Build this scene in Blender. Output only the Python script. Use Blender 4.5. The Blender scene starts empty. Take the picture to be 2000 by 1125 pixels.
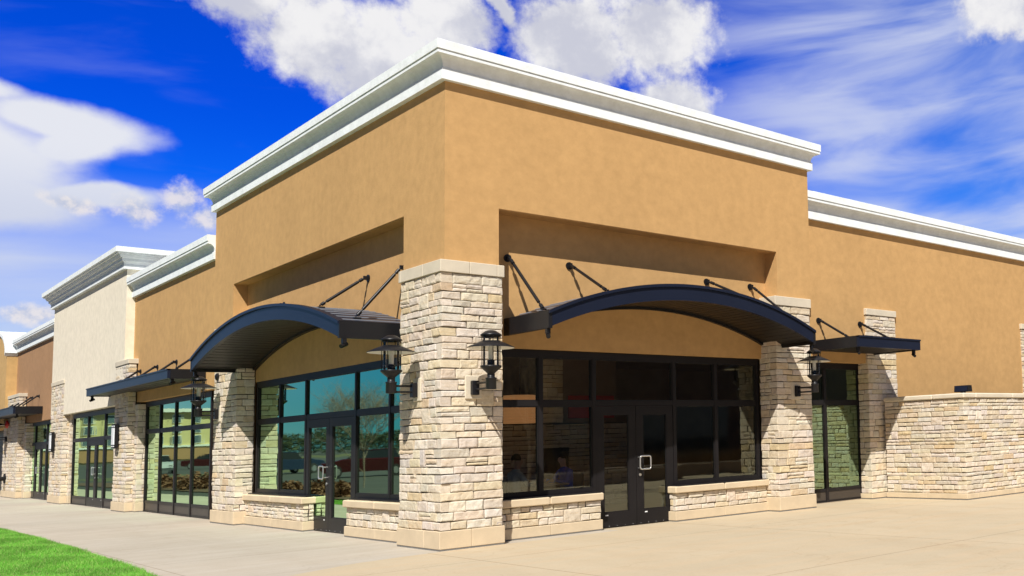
import bpy, bmesh, math, random
import numpy as np
from mathutils import Vector, Matrix, noise as mnoise

rad = math.radians
scene = bpy.context.scene
COL = scene.collection

# ------------------------------------------------------------------ materials
def new_mat(name):
    m = bpy.data.materials.new(name); m.use_nodes = True
    nt = m.node_tree; nt.nodes.clear()
    out = nt.nodes.new('ShaderNodeOutputMaterial')
    b = nt.nodes.new('ShaderNodeBsdfPrincipled')
    nt.links.new(b.outputs[0], out.inputs[0])
    return m, nt, b, out

def N(nt, t, **kw):
    n = nt.nodes.new(t)
    for k, v in kw.items():
        if k == 'ins':
            for i, val in v.items(): n.inputs[i].default_value = val
        else: setattr(n, k, v)
    return n

def ramp(nt, fac, stops):
    r = nt.nodes.new('ShaderNodeValToRGB')
    el = r.color_ramp.elements
    while len(el) > 1: el.remove(el[-1])
    for i, (p, c) in enumerate(stops):
        e = el[0] if i == 0 else el.new(p)
        e.position = p; e.color = (c[0], c[1], c[2], 1)
    nt.links.new(fac, r.inputs[0])
    return r.outputs[0]

def coords(nt, scale=(1, 1, 1), rot=(0, 0, 0)):
    g = N(nt, 'ShaderNodeNewGeometry')
    mp = N(nt, 'ShaderNodeMapping')
    mp.inputs['Scale'].default_value = scale
    mp.inputs['Rotation'].default_value = rot
    nt.links.new(g.outputs['Position'], mp.inputs[0])
    return mp.outputs[0]

def noise_tex(nt, vec, scale, detail=4, rough=.55, dist=0):
    n = N(nt, 'ShaderNodeTexNoise')
    n.inputs['Scale'].default_value = scale; n.inputs['Detail'].default_value = detail
    n.inputs['Roughness'].default_value = rough; n.inputs['Distortion'].default_value = dist
    nt.links.new(vec, n.inputs['Vector'])
    return n.outputs['Fac']

def mul(c, k): return (c[0] * k, c[1] * k, c[2] * k)

def mixrgb(nt, mode, fac, a, b):
    m = N(nt, 'ShaderNodeMix', data_type='RGBA', blend_type=mode)
    for sock, val in ((m.inputs[0], fac), (m.inputs[6], a), (m.inputs[7], b)):
        if hasattr(val, 'links'): nt.links.new(val, sock)
        else: sock.default_value = val if not isinstance(val, tuple) else (*val[:3], 1)
    return m.outputs[2]

def bump(nt, b, height, strength, dist=.01):
    bp = N(nt, 'ShaderNodeBump')
    bp.inputs['Strength'].default_value = strength; bp.inputs['Distance'].default_value = dist
    nt.links.new(height, bp.inputs['Height']); nt.links.new(bp.outputs[0], b.inputs['Normal'])

def plain(name, color, rough=.6, metal=0.0, var=.12, vscale=3.0, bstr=0.0, bscale=60, spec=None):
    m, nt, b, _ = new_mat(name)
    v = coords(nt)
    n = noise_tex(nt, v, vscale, 5, .6)
    c = ramp(nt, n, [(.25, mul(color, 1 - var)), (.75, mul(color, 1 + var))])
    nt.links.new(c, b.inputs['Base Color'])
    b.inputs['Roughness'].default_value = rough; b.inputs['Metallic'].default_value = metal
    if spec is not None: b.inputs['Specular IOR Level'].default_value = spec
    if bstr: bump(nt, b, noise_tex(nt, v, bscale, 4, .6), bstr)
    return m

def stucco(name, color, var=.07):
    m, nt, b, _ = new_mat(name)
    v = coords(nt)
    big = noise_tex(nt, v, .55, 5, .6)
    mid = noise_tex(nt, v, 5.0, 6, .65)
    streak = noise_tex(nt, coords(nt, (2.2, 2.2, .16)), 1.0, 5, .6)
    a = ramp(nt, big, [(.3, mul(color, 1 - var)), (.7, mul(color, 1 + var))])
    c = mixrgb(nt, 'MULTIPLY', .75, a, ramp(nt, mid, [(.3, (.86, .85, .83)), (.65, (1.06, 1.05, 1.05))]))
    nt.links.new(c, b.inputs['Base Color'])
    b.inputs['Roughness'].default_value = .9; b.inputs['Specular IOR Level'].default_value = .2
    fine = noise_tex(nt, v, 70, 5, .7)
    med = noise_tex(nt, v, 9, 5, .6)
    ad = N(nt, 'ShaderNodeMath', operation='ADD'); nt.links.new(fine, ad.inputs[0]); nt.links.new(med, ad.inputs[1])
    bump(nt, b, ad.outputs[0], .42, .008)
    return m

M = {}
M['tan'] = stucco('tan_stucco', (.545, .334, .142), .05)
M['tan2'] = stucco('golden_stucco', (.56, .365, .155))
M['brown'] = stucco('brown_stucco', (.40, .235, .125))
M['cream'] = stucco('cream_stucco', (.82, .75, .605), .03)
M['white'] = stucco('white_cornice', (.83, .885, .90), .02)
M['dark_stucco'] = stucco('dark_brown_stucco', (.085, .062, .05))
M['metal'] = plain('charcoal_metal', (.011, .011, .013), .38, .0, .15, 2.0, .06, 40, .3)
M['navy'] = plain('navy_painted_metal', (.010, .014, .030), .34, .0, .12, 1.5, .04, 30, .22)
M['seam'] = plain('seam_highlight_metal', (.20, .22, .26), .4, .0, .1, 4)  # highlights on the deck seams, put into the colour as a paler tone
M['soffit'] = plain('dark_soffit', (.011, .0085, .007), .45, .0, .2, 1.2)
M['bronze'] = plain('bronze_storefront_frame', (.014, .0125, .0135), .42, .0, .2, 2, 0, 60, .22)
M['kick'] = plain('bronze_kick_panel', (.055, .044, .036), .45, .0, .2, 2)
M['steel'] = plain('brushed_steel', (.75, .75, .74), .28, .9, .05, 9)
M['lampwhite'] = plain('white_enamel', (.78, .76, .70), .5, 0, .05, 6)
M['candle'] = plain('candle_sleeve', (.75, .74, .70), .6, 0, .05, 6)
M['red'] = plain('red_enamel', (.55, .03, .02), .4, 0, .1, 6)
M['caststone'] = plain('cast_stone', (.63, .56, .44), .85, 0, .09, 3.5, .25, 90, .2)
M['basestone'] = plain('tan_cast_stone', (.62, .505, .35), .85, 0, .10, 3.0, .25, 90, .2)
M['mortar'] = plain('dark_mortar', (.085, .070, .052), .95, 0, .2, 8)
M['roof'] = plain('roof_membrane', (.4, .39, .37), .9)
M['room'] = plain('dim_room_paint', (.26, .18, .12), .8, 0, .2, 1.5)
M['roomfloor'] = plain('room_floor_tile', (.30, .24, .18), .4, 0, .2, 2)
M['wood'] = plain('dark_wood', (.09, .045, .022), .5, 0, .3, 6)
M['skin'] = plain('skin', (.66, .40, .29), .6, 0, .05, 10)
M['blue'] = plain('blue_cotton', (.02, .13, .80), .85, 0, .1, 20)
M['palecloth'] = plain('pale_cotton', (.72, .74, .66), .85, 0, .1, 20)
M['hair'] = plain('dark_hair', (.03, .018, .01), .7, 0, .2, 40)
M['trouser'] = plain('dark_trousers', (.03, .03, .045), .9, 0, .1, 20)
M['sign_white'] = plain('frosted_panel', (.80, .82, .84), .35, 0, .03, 4)

# stone: per-stone colour attribute, broken up with noise
m, nt, b, _ = new_mat('split_limestone')
at = N(nt, 'ShaderNodeAttribute', attribute_name='tone')
v = coords(nt)
n1 = noise_tex(nt, v, 14, 7, .65)
n2 = noise_tex(nt, v, 55, 6, .7)
vein = noise_tex(nt, coords(nt, (3, 3, 16)), 2.0, 6, .65, .6)
c = mixrgb(nt, 'MULTIPLY', .75, at.outputs['Color'], ramp(nt, n1, [(.28, (.80, .77, .72)), (.5, (1, 1, 1)), (.72, (1.1, 1.08, 1.04))]))
c = mixrgb(nt, 'MULTIPLY', .45, c, ramp(nt, vein, [(.34, (.86, .74, .56)), (.52, (1, 1, 1))]))
c = mixrgb(nt, 'MULTIPLY', .4, c, ramp(nt, n2, [(.3, (.78, .76, .72)), (.6, (1.05, 1.05, 1.05))]))
nt.links.new(c, b.inputs['Base Color'])
b.inputs['Roughness'].default_value = .92; b.inputs['Specular IOR Level'].default_value = .2
ad = N(nt, 'ShaderNodeMath', operation='ADD'); nt.links.new(n1, ad.inputs[0]); nt.links.new(n2, ad.inputs[1])
bump(nt, b, ad.outputs[0], .55, .012)
M['stone'] = m

# coated tinted glass: a real mirror-ish coating over a dark see-through body
m, nt, b, out = new_mat('tinted_coated_glass')
nt.nodes.remove(b)
gl = N(nt, 'ShaderNodeBsdfGlossy'); gl.inputs['Color'].default_value = (.56, .80, .55, 1); gl.inputs['Roughness'].default_value = .018
tr = N(nt, 'ShaderNodeBsdfTransparent'); tr.inputs['Color'].default_value = (.50, .56, .52, 1)
fr = N(nt, 'ShaderNodeFresnel'); fr.inputs['IOR'].default_value = 1.5
mr = N(nt, 'ShaderNodeMapRange'); mr.inputs[3].default_value = .44; mr.inputs[4].default_value = 1.0
nt.links.new(fr.outputs[0], mr.inputs[0])
wv = noise_tex(nt, coords(nt), .9, 2, .4)
bp = N(nt, 'ShaderNodeBump'); bp.inputs['Strength'].default_value = .035; bp.inputs['Distance'].default_value = .05
nt.links.new(wv, bp.inputs['Height']); nt.links.new(bp.outputs[0], gl.inputs['Normal'])
mx = N(nt, 'ShaderNodeMixShader')
nt.links.new(mr.outputs[0], mx.inputs[0]); nt.links.new(tr.outputs[0], mx.inputs[1]); nt.links.new(gl.outputs[0], mx.inputs[2])
nt.links.new(mx.outputs[0], out.inputs[0])
M['glass'] = m

m, nt, b, out = new_mat('clear_lamp_glass')
nt.nodes.remove(b)
gl = N(nt, 'ShaderNodeBsdfGlossy'); gl.inputs['Roughness'].default_value = .02
tr = N(nt, 'ShaderNodeBsdfTransparent'); tr.inputs['Color'].default_value = (.90, .91, .91, 1)
lw = N(nt, 'ShaderNodeFresnel'); lw.inputs['IOR'].default_value = 1.35
mx = N(nt, 'ShaderNodeMixShader')
nt.links.new(lw.outputs[0], mx.inputs[0]); nt.links.new(tr.outputs[0], mx.inputs[1]); nt.links.new(gl.outputs[0], mx.inputs[2])
nt.links.new(mx.outputs[0], out.inputs[0])
M['lampglass'] = m

def emit(name, col, s):
    m, nt, b, _ = new_mat(name)
    b.inputs['Base Color'].default_value = (*col, 1); b.inputs['Emission Color'].default_value = (*col, 1)
    b.inputs['Emission Strength'].default_value = s
    return m
M['bulb'] = emit('warm_downlight_lens', (1, .78, .45), 30)

m = M['glass'].copy(); m.name = 'clear_grey_glass'
for n_ in m.node_tree.nodes:
    if n_.type == 'BSDF_GLOSSY': n_.inputs['Color'].default_value = (.62, .66, .56, 1)
    if n_.type == 'BSDF_TRANSPARENT': n_.inputs['Color'].default_value = (.86, .86, .82, 1)
    if n_.type == 'MAP_RANGE': n_.inputs[3].default_value = .19
M['glass_clear'] = m
# concrete
def concrete(name, base, streak_col, rot, jx, jy, joint=.55, var=.08):
    m, nt, b, _ = new_mat(name)
    v = coords(nt)
    big = noise_tex(nt, v, .28, 6, .6, .3)
    st = noise_tex(nt, coords(nt, (.35, 2.6, 1), (0, 0, rot)), 1.1, 7, .62, .5)
    fine = noise_tex(nt, v, 26, 6, .7)
    c = ramp(nt, big, [(.28, mul(base, 1 - var)), (.72, mul(base, 1 + var))])
    c = mixrgb(nt, 'MIX', ramp(nt, st, [(.44, (0, 0, 0)), (.72, (.55, .55, .55))]), c, streak_col)
    c = mixrgb(nt, 'MULTIPLY', .45, c, ramp(nt, fine, [(.3, (.86, .86, .86)), (.65, (1.05, 1.05, 1.05))]))
    sp = noise_tex(nt, v, 2.1, 7, .75, .8)
    c = mixrgb(nt, 'MULTIPLY', .22, c, ramp(nt, sp, [(.36, (.80, .76, .70)), (.5, (1, 1, 1))]))
    vo = N(nt, 'ShaderNodeTexVoronoi', feature='DISTANCE_TO_EDGE'); vo.inputs['Scale'].default_value = .34
    wv_ = N(nt, 'ShaderNodeVectorMath', operation='ADD'); nz_ = N(nt, 'ShaderNodeTexNoise'); nz_.inputs['Scale'].default_value = 1.3; nz_.inputs['Detail'].default_value = 7
    nt.links.new(v, nz_.inputs['Vector']); nt.links.new(v, wv_.inputs[0]); nt.links.new(nz_.outputs['Color'], wv_.inputs[1]); nt.links.new(wv_.outputs[0], vo.inputs['Vector'])
    c = mixrgb(nt, 'MULTIPLY', .26, c, ramp(nt, vo.outputs['Distance'], [(.0, (.70, .62, .54)), (.007, (1, 1, 1))]))
    tr_ = noise_tex(nt, coords(nt, (1.0, .12, 1), (0, 0, rot + .5)), .9, 6, .6, .8)
    c = mixrgb(nt, 'MULTIPLY', .28, c, ramp(nt, tr_, [(.34, (.86, .83, .79)), (.50, (1, 1, 1))]))
    # tooled control joints
    g = N(nt, 'ShaderNodeNewGeometry')
    sx = N(nt, 'ShaderNodeSeparateXYZ'); nt.links.new(g.outputs['Position'], sx.inputs[0])
    fac = None
    for ax, (step, off) in ((0, jx), (1, jy)):
        a = N(nt, 'ShaderNodeMath', operation='ADD'); a.inputs[1].default_value = off; nt.links.new(sx.outputs[ax], a.inputs[0])
        pp = N(nt, 'ShaderNodeMath', operation='PINGPONG'); pp.inputs[1].default_value = step / 2; nt.links.new(a.outputs[0], pp.inputs[0])
        lt = N(nt, 'ShaderNodeMath', operation='LESS_THAN'); lt.inputs[1].default_value = .008; nt.links.new(pp.outputs[0], lt.inputs[0])
        if fac is None: fac = lt.outputs[0]
        else:
            mxx = N(nt, 'ShaderNodeMath', operation='MAXIMUM'); nt.links.new(fac, mxx.inputs[0]); nt.links.new(lt.outputs[0], mxx.inputs[1]); fac = mxx.outputs[0]
    sc = N(nt, 'ShaderNodeMath', operation='MULTIPLY'); sc.inputs[1].default_value = joint; nt.links.new(fac, sc.inputs[0])
    c = mixrgb(nt, 'MULTIPLY', sc.outputs[0], c, (.45, .36, .28))
    nt.links.new(c, b.inputs['Base Color'])
    b.inputs['Roughness'].default_value = .85; b.inputs['Specular IOR Level'].default_value = .25
    bump(nt, b, fine, .15, .004)
    return m
M['plaza'] = concrete('tan_plaza_concrete', (.475, .395, .278), (.52, .39, .25), rad(8), (4.6, .3), (4.6, 1.75), .75, .07)
M['pave'] = concrete('grey_pavement_concrete', (.425, .378, .312), (.50, .465, .41), rad(82), (6.4, 3.1), (3.3, .9), .6, .08)
M['asphalt'] = plain('parking_lot_asphalt', (.05, .052, .045), .9, 0, .2, .5, .3, 40)
M['mulch'] = plain('mulch', (.10, .06, .035), .95, 0, .4, 6, .6, 20)
M['soil'] = plain('lawn_thatch', (.13, .31, .045), .95, 0, .3, 5)

m, nt, b, _ = new_mat('grass_blade')
at = N(nt, 'ShaderNodeAttribute', attribute_name='tone')
nt.links.new(at.outputs['Color'], b.inputs['Base Color'])
b.inputs['Roughness'].default_value = .55
b.inputs['Specular IOR Level'].default_value = .3
trn = N(nt, 'ShaderNodeBsdfTranslucent'); nt.links.new(at.outputs['Color'], trn.inputs[0])
mx = N(nt, 'ShaderNodeMixShader'); mx.inputs[0].default_value = .3
o = [n for n in nt.nodes if n.type == 'OUTPUT_MATERIAL'][0]
nt.links.new(b.outputs[0], mx.inputs[1]); nt.links.new(trn.outputs[0], mx.inputs[2]); nt.links.new(mx.outputs[0], o.inputs[0])
M['grass'] = m
M['bark'] = plain('grey_bark', (.22, .17, .13), .9, 0, .3, 20)
M['leaf_dark'] = plain('far_foliage', (.045, .06, .025), .9, 0, .5, .4)
M['drygrass'] = plain('dry_grass', (.20, .125, .055), .9, 0, .3, 6)
M['twig'] = plain('russet_shrub', (.16, .075, .04), .9, 0, .4, 9)
M['hotel'] = plain('yellow_hotel_stucco', (.62, .52, .26), .9, 0, .05, .2)
M['hotelw'] = plain('hotel_white_trim', (.75, .75, .72), .8, 0, .05, .2)
M['hotelg'] = plain('hotel_window_glass', (.10, .14, .17), .1, 0, .2, .2)
M['carred'] = plain('dark_red_car_paint', (.05, .006, .008), .25, .1, .05, 2)
M['carblue'] = plain('dark_blue_car_paint', (.02, .035, .07), .2, .3, .05, 2)
M['carwhite'] = plain('silver_car_paint', (.62, .64, .65), .25, .3, .05, 2)
M['carglass'] = plain('car_window_glass', (.015, .018, .02), .05, 0, .1, 2)
M['tyre'] = plain('tyre_rubber', (.02, .02, .02), .8, 0, .1, 6)
M['rim'] = plain('alloy_rim', (.5, .5, .5), .3, .8, .1, 6)

# ------------------------------------------------------------------ mesh helper
class MB:
    """Collects simple solids; build() links them as one mesh object. side 'R': facade along +X, 'L': facade along +Y, 'W': world."""
    def __init__(s, side='W'):
        s.v = []; s.f = []; s.sm = []; s.mi = []; s.side = side; s.mat = 0
    def t(s, p):
        a, d, z = p
        if s.side == 'R': return (a, -d, z)
        if s.side == 'L': return (-d, a, z)
        return (a, d, z)
    def add(s, vs, fs, smooth=False):
        o = len(s.v); s.v += [s.t(p) for p in vs]
        for f in fs:
            s.f.append(tuple(i + o for i in f)); s.sm.append(smooth); s.mi.append(s.mat)
    def box(s, a0, a1, d0, d1, z0, z1):
        s.add([(a0, d0, z0), (a1, d0, z0), (a1, d1, z0), (a0, d1, z0), (a0, d0, z1), (a1, d0, z1), (a1, d1, z1), (a0, d1, z1)],
              [(0, 3, 2, 1), (4, 5, 6, 7), (0, 1, 5, 4), (1, 2, 6, 5), (2, 3, 7, 6), (3, 0, 4, 7)])
    def cbox(s, a0, a1, d0, d1, z0, z1, c=.01):
        """box with chamfered vertical and top edges"""
        ring = lambda e: [(a0 + e, d0 + 0, 0), (a1 - e, d0, 0), (a1, d0 + e, 0), (a1, d1 - e, 0), (a1 - e, d1, 0), (a0 + e, d1, 0), (a0, d1 - e, 0), (a0, d0 + e, 0)]
        def at(lst, z, k=0):
            ca, cd = (a0 + a1) / 2, (d0 + d1) / 2
            return [(p[0] + (k if p[0] < ca else -k), p[1] + (k if p[1] < cd else -k), z) for p in lst]
        r = ring(c)
        L = [at(r, z0, c), at(r, z0 + c), at(r, z1 - c), at(r, z1, c)]
        vs = [p for l in L for p in l]; fs = [tuple(range(7, -1, -1)), tuple(range(24, 32))]
        for k in range(3):
            for i in range(8):
                j = (i + 1) % 8
                fs.append((k * 8 + i, k * 8 + j, k * 8 + 8 + j, k * 8 + 8 + i))
        s.add(vs, fs)
    def tube(s, p, q, r, r2=None, n=8, caps=True):
        p = Vector(p); q = Vector(q); r2 = r if r2 is None else r2
        ax = (q - p).normalized(); u = ax.orthogonal().normalized(); w = ax.cross(u)
        vs = []
        for c, rr in ((p, r), (q, r2)):
            for i in range(n):
                th = 2 * math.pi * i / n
                vs.append(tuple(c + u * (rr * math.cos(th)) + w * (rr * math.sin(th))))
        s.add(vs, [(i, (i + 1) % n, n + (i + 1) % n, n + i) for i in range(n)], True)
        if caps:
            s.add(vs, [tuple(range(n - 1, -1, -1)), tuple(range(n, 2 * n))])
    def path(s, pts, r, n=8):
        """tube through a closed or open polyline (joints overlap)"""
        for i in range(len(pts) - 1): s.tube(pts[i], pts[i + 1], r, None, n)
    def lathe(s, prof, cx=0, cy=0, n=24, closed=False):
        vs = []; k = len(prof)
        for i in range(n):
            th = 2 * math.pi * i / n
            for r, z in prof: vs.append((cx + r * math.cos(th), cy + r * math.sin(th), z))
        fs = []
        for i in range(n):
            j = (i + 1) % n
            for a in range(k - 1 if not closed else k):
                b_ = (a + 1) % k
                fs.append((i * k + a, j * k + a, j * k + b_, i * k + b_))
        s.add(vs, fs, True)
    def prism(s, poly, d0, d1):
        """poly in (a, z) extruded from d0 to d1"""
        n = len(poly)
        vs = [(a, d0, z) for a, z in poly] + [(a, d1, z) for a, z in poly]
        s.add(vs, [tuple(range(n - 1, -1, -1)), tuple(range(n, 2 * n))] + [(i, (i + 1) % n, n + (i + 1) % n, n + i) for i in range(n)])
    def strip(s, top, bot, d0, d1):
        """solid between two polylines (a,z) of equal length, d0..d1"""
        n = len(top)
        for i in range(n - 1):
            a, b_, c, e = bot[i], bot[i + 1], top[i + 1], top[i]
            vs = [(p[0], d0, p[1]) for p in (a, b_, c, e)] + [(p[0], d1, p[1]) for p in (a, b_, c, e)]
            fs = [(3, 2, 1, 0), (4, 5, 6, 7), (0, 1, 5, 4), (2, 3, 7, 6)]
            if i == 0: fs.append((3, 0, 4, 7))
            if i == n - 2: fs.append((1, 2, 6, 5))
            s.add(vs, fs)
    def build(s, name, mats, parent=None, fix=True, weld=False, bevel=0):
        me = bpy.data.meshes.new(name)
        me.from_pydata(s.v, [], s.f)
        me.polygons.foreach_set('use_smooth', s.sm)
        if not isinstance(mats, (list, tuple)): mats = [mats]
        for m_ in mats: me.materials.append(m_)
        me.polygons.foreach_set('material_index', s.mi)
        if fix:
            bm = bmesh.new(); bm.from_mesh(me)
            if weld: bmesh.ops.remove_doubles(bm, verts=bm.verts, dist=1e-4)
            bmesh.ops.recalc_face_normals(bm, faces=bm.faces)
            bm.to_mesh(me); bm.free()
        me.update()
        o = bpy.data.objects.new(name, me); COL.objects.link(o)
        if parent is not None: attach(o, parent)
        return o

def world_of(o):
    mw = Matrix.LocRotScale(o.location, o.rotation_euler, o.scale)
    if o.parent is not None: mw = world_of(o.parent) @ o.matrix_parent_inverse @ mw
    return mw
def attach(o, parent):
    o.parent = parent
    o.matrix_parent_inverse = world_of(parent).inverted()
def tag(o, label=None, cat=None, group=None, kind=None):
    if label: o['label'] = label
    if cat: o['category'] = cat
    if group: o['group'] = group
    if kind: o['kind'] = kind
    return o
def thing(name, label, cat, loc=(0, 0, 0), rz=0, group=None):
    o = bpy.data.objects.new(name, None); COL.objects.link(o)
    o.empty_display_size = .2
    o.location = loc; o.rotation_euler = (0, 0, rz)
    return tag(o, label, cat, group)
def copy_tree(o, parent=None):
    c = o.copy(); COL.objects.link(c)
    if parent is not None: c.parent = parent
    for ch in list(o.children): copy_tree(ch, c)
    return c
def copy_of(o, loc, rz, label):
    c = copy_tree(o); c.location = loc; c.rotation_euler = (0, 0, rz); c['label'] = label
    return c

# ------------------------------------------------------------------ stone veneer
PAL = [(0.67, 0.598, 0.496), (0.699, 0.623, 0.523), (0.65, 0.563, 0.441), (0.66, 0.548, 0.397), (0.63, 0.502, 0.337), (0.611, 0.563, 0.496), (0.709, 0.653, 0.566), (0.65, 0.583, 0.496), (0.68, 0.593, 0.469)]
WTS = [5, 5, 4, 2.4, 1.3, 1.5, 3.5, 3.5, 4]
class Stone:
    def __init__(s, rng, side, cell=.04):
        s.rng = rng; s.side = side; s.v = []; s.f = []; s.c = []; s.cell = cell
    def block(s, P, U, Wv, D, t, tone, rough=1.0):
        """rough-faced stone: P lower-left corner of its face, U, Wv edge vectors, D outward unit vector, t depth"""
        rng = s.rng
        lu, lw = U.length, Wv.length
        nu = max(3, int(lu / s.cell) + 2); nw = max(3, int(lw / s.cell) + 2)
        o = len(s.v)
        j = lambda k: rng.uniform(-k, k)
        cj = [(j(.006), j(.006)) for _ in range(4)]   # corner jitter
        prot = rng.uniform(-.004, .010) * rough
        seed = Vector((rng.uniform(0, 99), rng.uniform(0, 99), rng.uniform(0, 99)))
        tilt = (j(.008), j(.007))
        us = [0, .07] + [(.07 + .86 * i / (nu - 3)) for i in range(1, nu - 3)] + [.93, 1] if nu > 3 else [0, .5, 1]
        ws = [0, .12] + [(.12 + .76 * i / (nw - 3)) for i in range(1, nw - 3)] + [.88, 1] if nw > 3 else [0, .5, 1]
        nu, nw = len(us), len(ws)
        for k, y in enumerate(ws):
            for i, x in enumerate(us):
                cu = (1 - x) * (1 - y) * cj[0][0] + x * (1 - y) * cj[1][0] + x * y * cj[2][0] + (1 - x) * y * cj[3][0]
                cw = (1 - x) * (1 - y) * cj[0][1] + x * (1 - y) * cj[1][1] + x * y * cj[2][1] + (1 - x) * y * cj[3][1]
                q = Vector((x * lu * 9, y * lw * 9, 0)) + seed
                nz = mnoise.noise(q) * .010 + mnoise.noise(q * 2.3) * .005
                edge = (i in (0, nu - 1)) or (k in (0, nw - 1))
                h = prot + (nz + tilt[0] * (x - .5) + tilt[1] * (y - .5)) * rough - (.007 if edge else 0)
                if edge:
                    cu += mnoise.noise(q * 1.1 + Vector((7, 0, 0))) * .004 * rough; cw += mnoise.noise(q * 1.1 + Vector((0, 9, 0))) * .004 * rough
                s.v.append(P + U * x + Wv * y + U.normalized() * cu + Wv.normalized() * cw + D * h)
        nf = len(s.f)
        for k in range(nw - 1):
            for i in range(nu - 1):
                a = o + k * nu + i
                s.f.append((a, a + 1, a + nu + 1, a + nu))
        ring = [o + i for i in range(nu)] + [o + k * nu + nu - 1 for k in range(1, nw)] + [o + (nw - 1) * nu + i for i in range(nu - 2, -1, -1)] + [o + k * nu for k in range(nw - 2, 0, -1)]
        b0 = len(s.v)
        for r in ring: s.v.append(s.v[r] - D * (t + .01))
        n = len(ring)
        for i in range(n): s.f.append((ring[(i + 1) % n], ring[i], b0 + i, b0 + (i + 1) % n))
        s.c += [tone] * (len(s.f) - nf)
    def tone(s):
        c = s.rng.choices(PAL, WTS)[0]; k = s.rng.uniform(.94, 1.06)
        return (c[0] * k, c[1] * k * s.rng.uniform(.975, 1.02), c[2] * k * s.rng.uniform(.93, 1.05), 1)
    def wall(s, P0, Ud, D, width, courses, end0=None, end1=None, t=.07, wmin=.17, wmax=.52, jumps=.07, gap=.012, qa=None, qb=None):
        """courses: list of (z0, z1). end0/end1: per course inset (quoin of the neighbouring face covers that much)."""
        rng = s.rng; Ud = Vector(Ud); D = Vector(D); P0 = Vector(P0)
        blocked = []
        for ci, (z0, z1) in enumerate(courses):
            a = end0[ci] if end0 else 0.0; e = width - (end1[ci] if end1 else 0.0)
            segs = []; cur = a
            for b0, b1 in sorted(blocked):
                if b0 - cur > .03: segs.append((cur, b0))
                cur = max(cur, b1)
            if e - cur > .03: segs.append((cur, e))
            blocked = []
            for s0, s1 in segs:
                x = s0
                while x < s1 - 1e-4:
                    w = rng.uniform(wmin, wmax) * (1.25 if rng.random() < .12 else 1)
                    if s1 - x - w < wmin * .8: w = s1 - x if s1 - x < wmax * 1.3 else (s1 - x) * rng.uniform(.42, .58)
                    top = z1; tall = False
                    if ci + 1 < len(courses) and rng.random() < jumps and w < .36 and x > s0 + .02 and x + w < s1 - .02:
                        top = courses[ci + 1][1]; blocked.append((x, x + w)); tall = True
                    h = top - z0
                    if not tall and h > .125 and rng.random() < .14:
                        f = rng.uniform(.38, .62)
                        parts = [(z0, z0 + h * f), (z0 + h * f, top)]
                    else: parts = [(z0, top)]
                    for q0, q1 in parts:
                        if q1 - q0 < .03: continue
                        g = gap * .5 * rng.uniform(.7, 1.4)
                        tt = t
                        if qa and qa[ci] and x < 1e-6: tt = qa[ci]
                        if qb and qb[ci] and x + w > width - 1e-6: tt = qb[ci]
                        s.block(P0 + Ud * (x + g) + Vector((0, 0, q0 + g)), Ud * (w - 2 * g), Vector((0, 0, q1 - q0 - 2 * g)), D, tt - .012, s.tone())
                    x += w
    def build(s, name, parent):
        me = bpy.data.meshes.new(name)
        me.from_pydata([tuple(p) for p in s.v], [], s.f)
        at = me.attributes.new('tone', 'FLOAT_COLOR', 'FACE')
        at.data.foreach_set('color', np.array(s.c, dtype=np.float32).ravel())
        me.materials.append(M['stone'])
        bm = bmesh.new(); bm.from_mesh(me); bmesh.ops.recalc_face_normals(bm, faces=bm.faces); bm.to_mesh(me); bm.free()
        me.update()
        o = bpy.data.objects.new(name, me); COL.objects.link(o); attach(o, parent)
        return o

def make_courses(rng, z0, z1, hmin=.095, hmax=.165):
    zs = [z0]
    while zs[-1] < z1 - hmin * .7:
        zs.append(zs[-1] + rng.uniform(hmin, hmax))
    k = (z1 - z0) / (zs[-1] - z0)
    zs = [z0 + (z - z0) * k for z in zs]
    return list(zip(zs[:-1], zs[1:]))

def WV(side, a, d, z):
    return Vector((a, -d, z)) if side == 'R' else Vector((-d, a, z))

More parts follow.
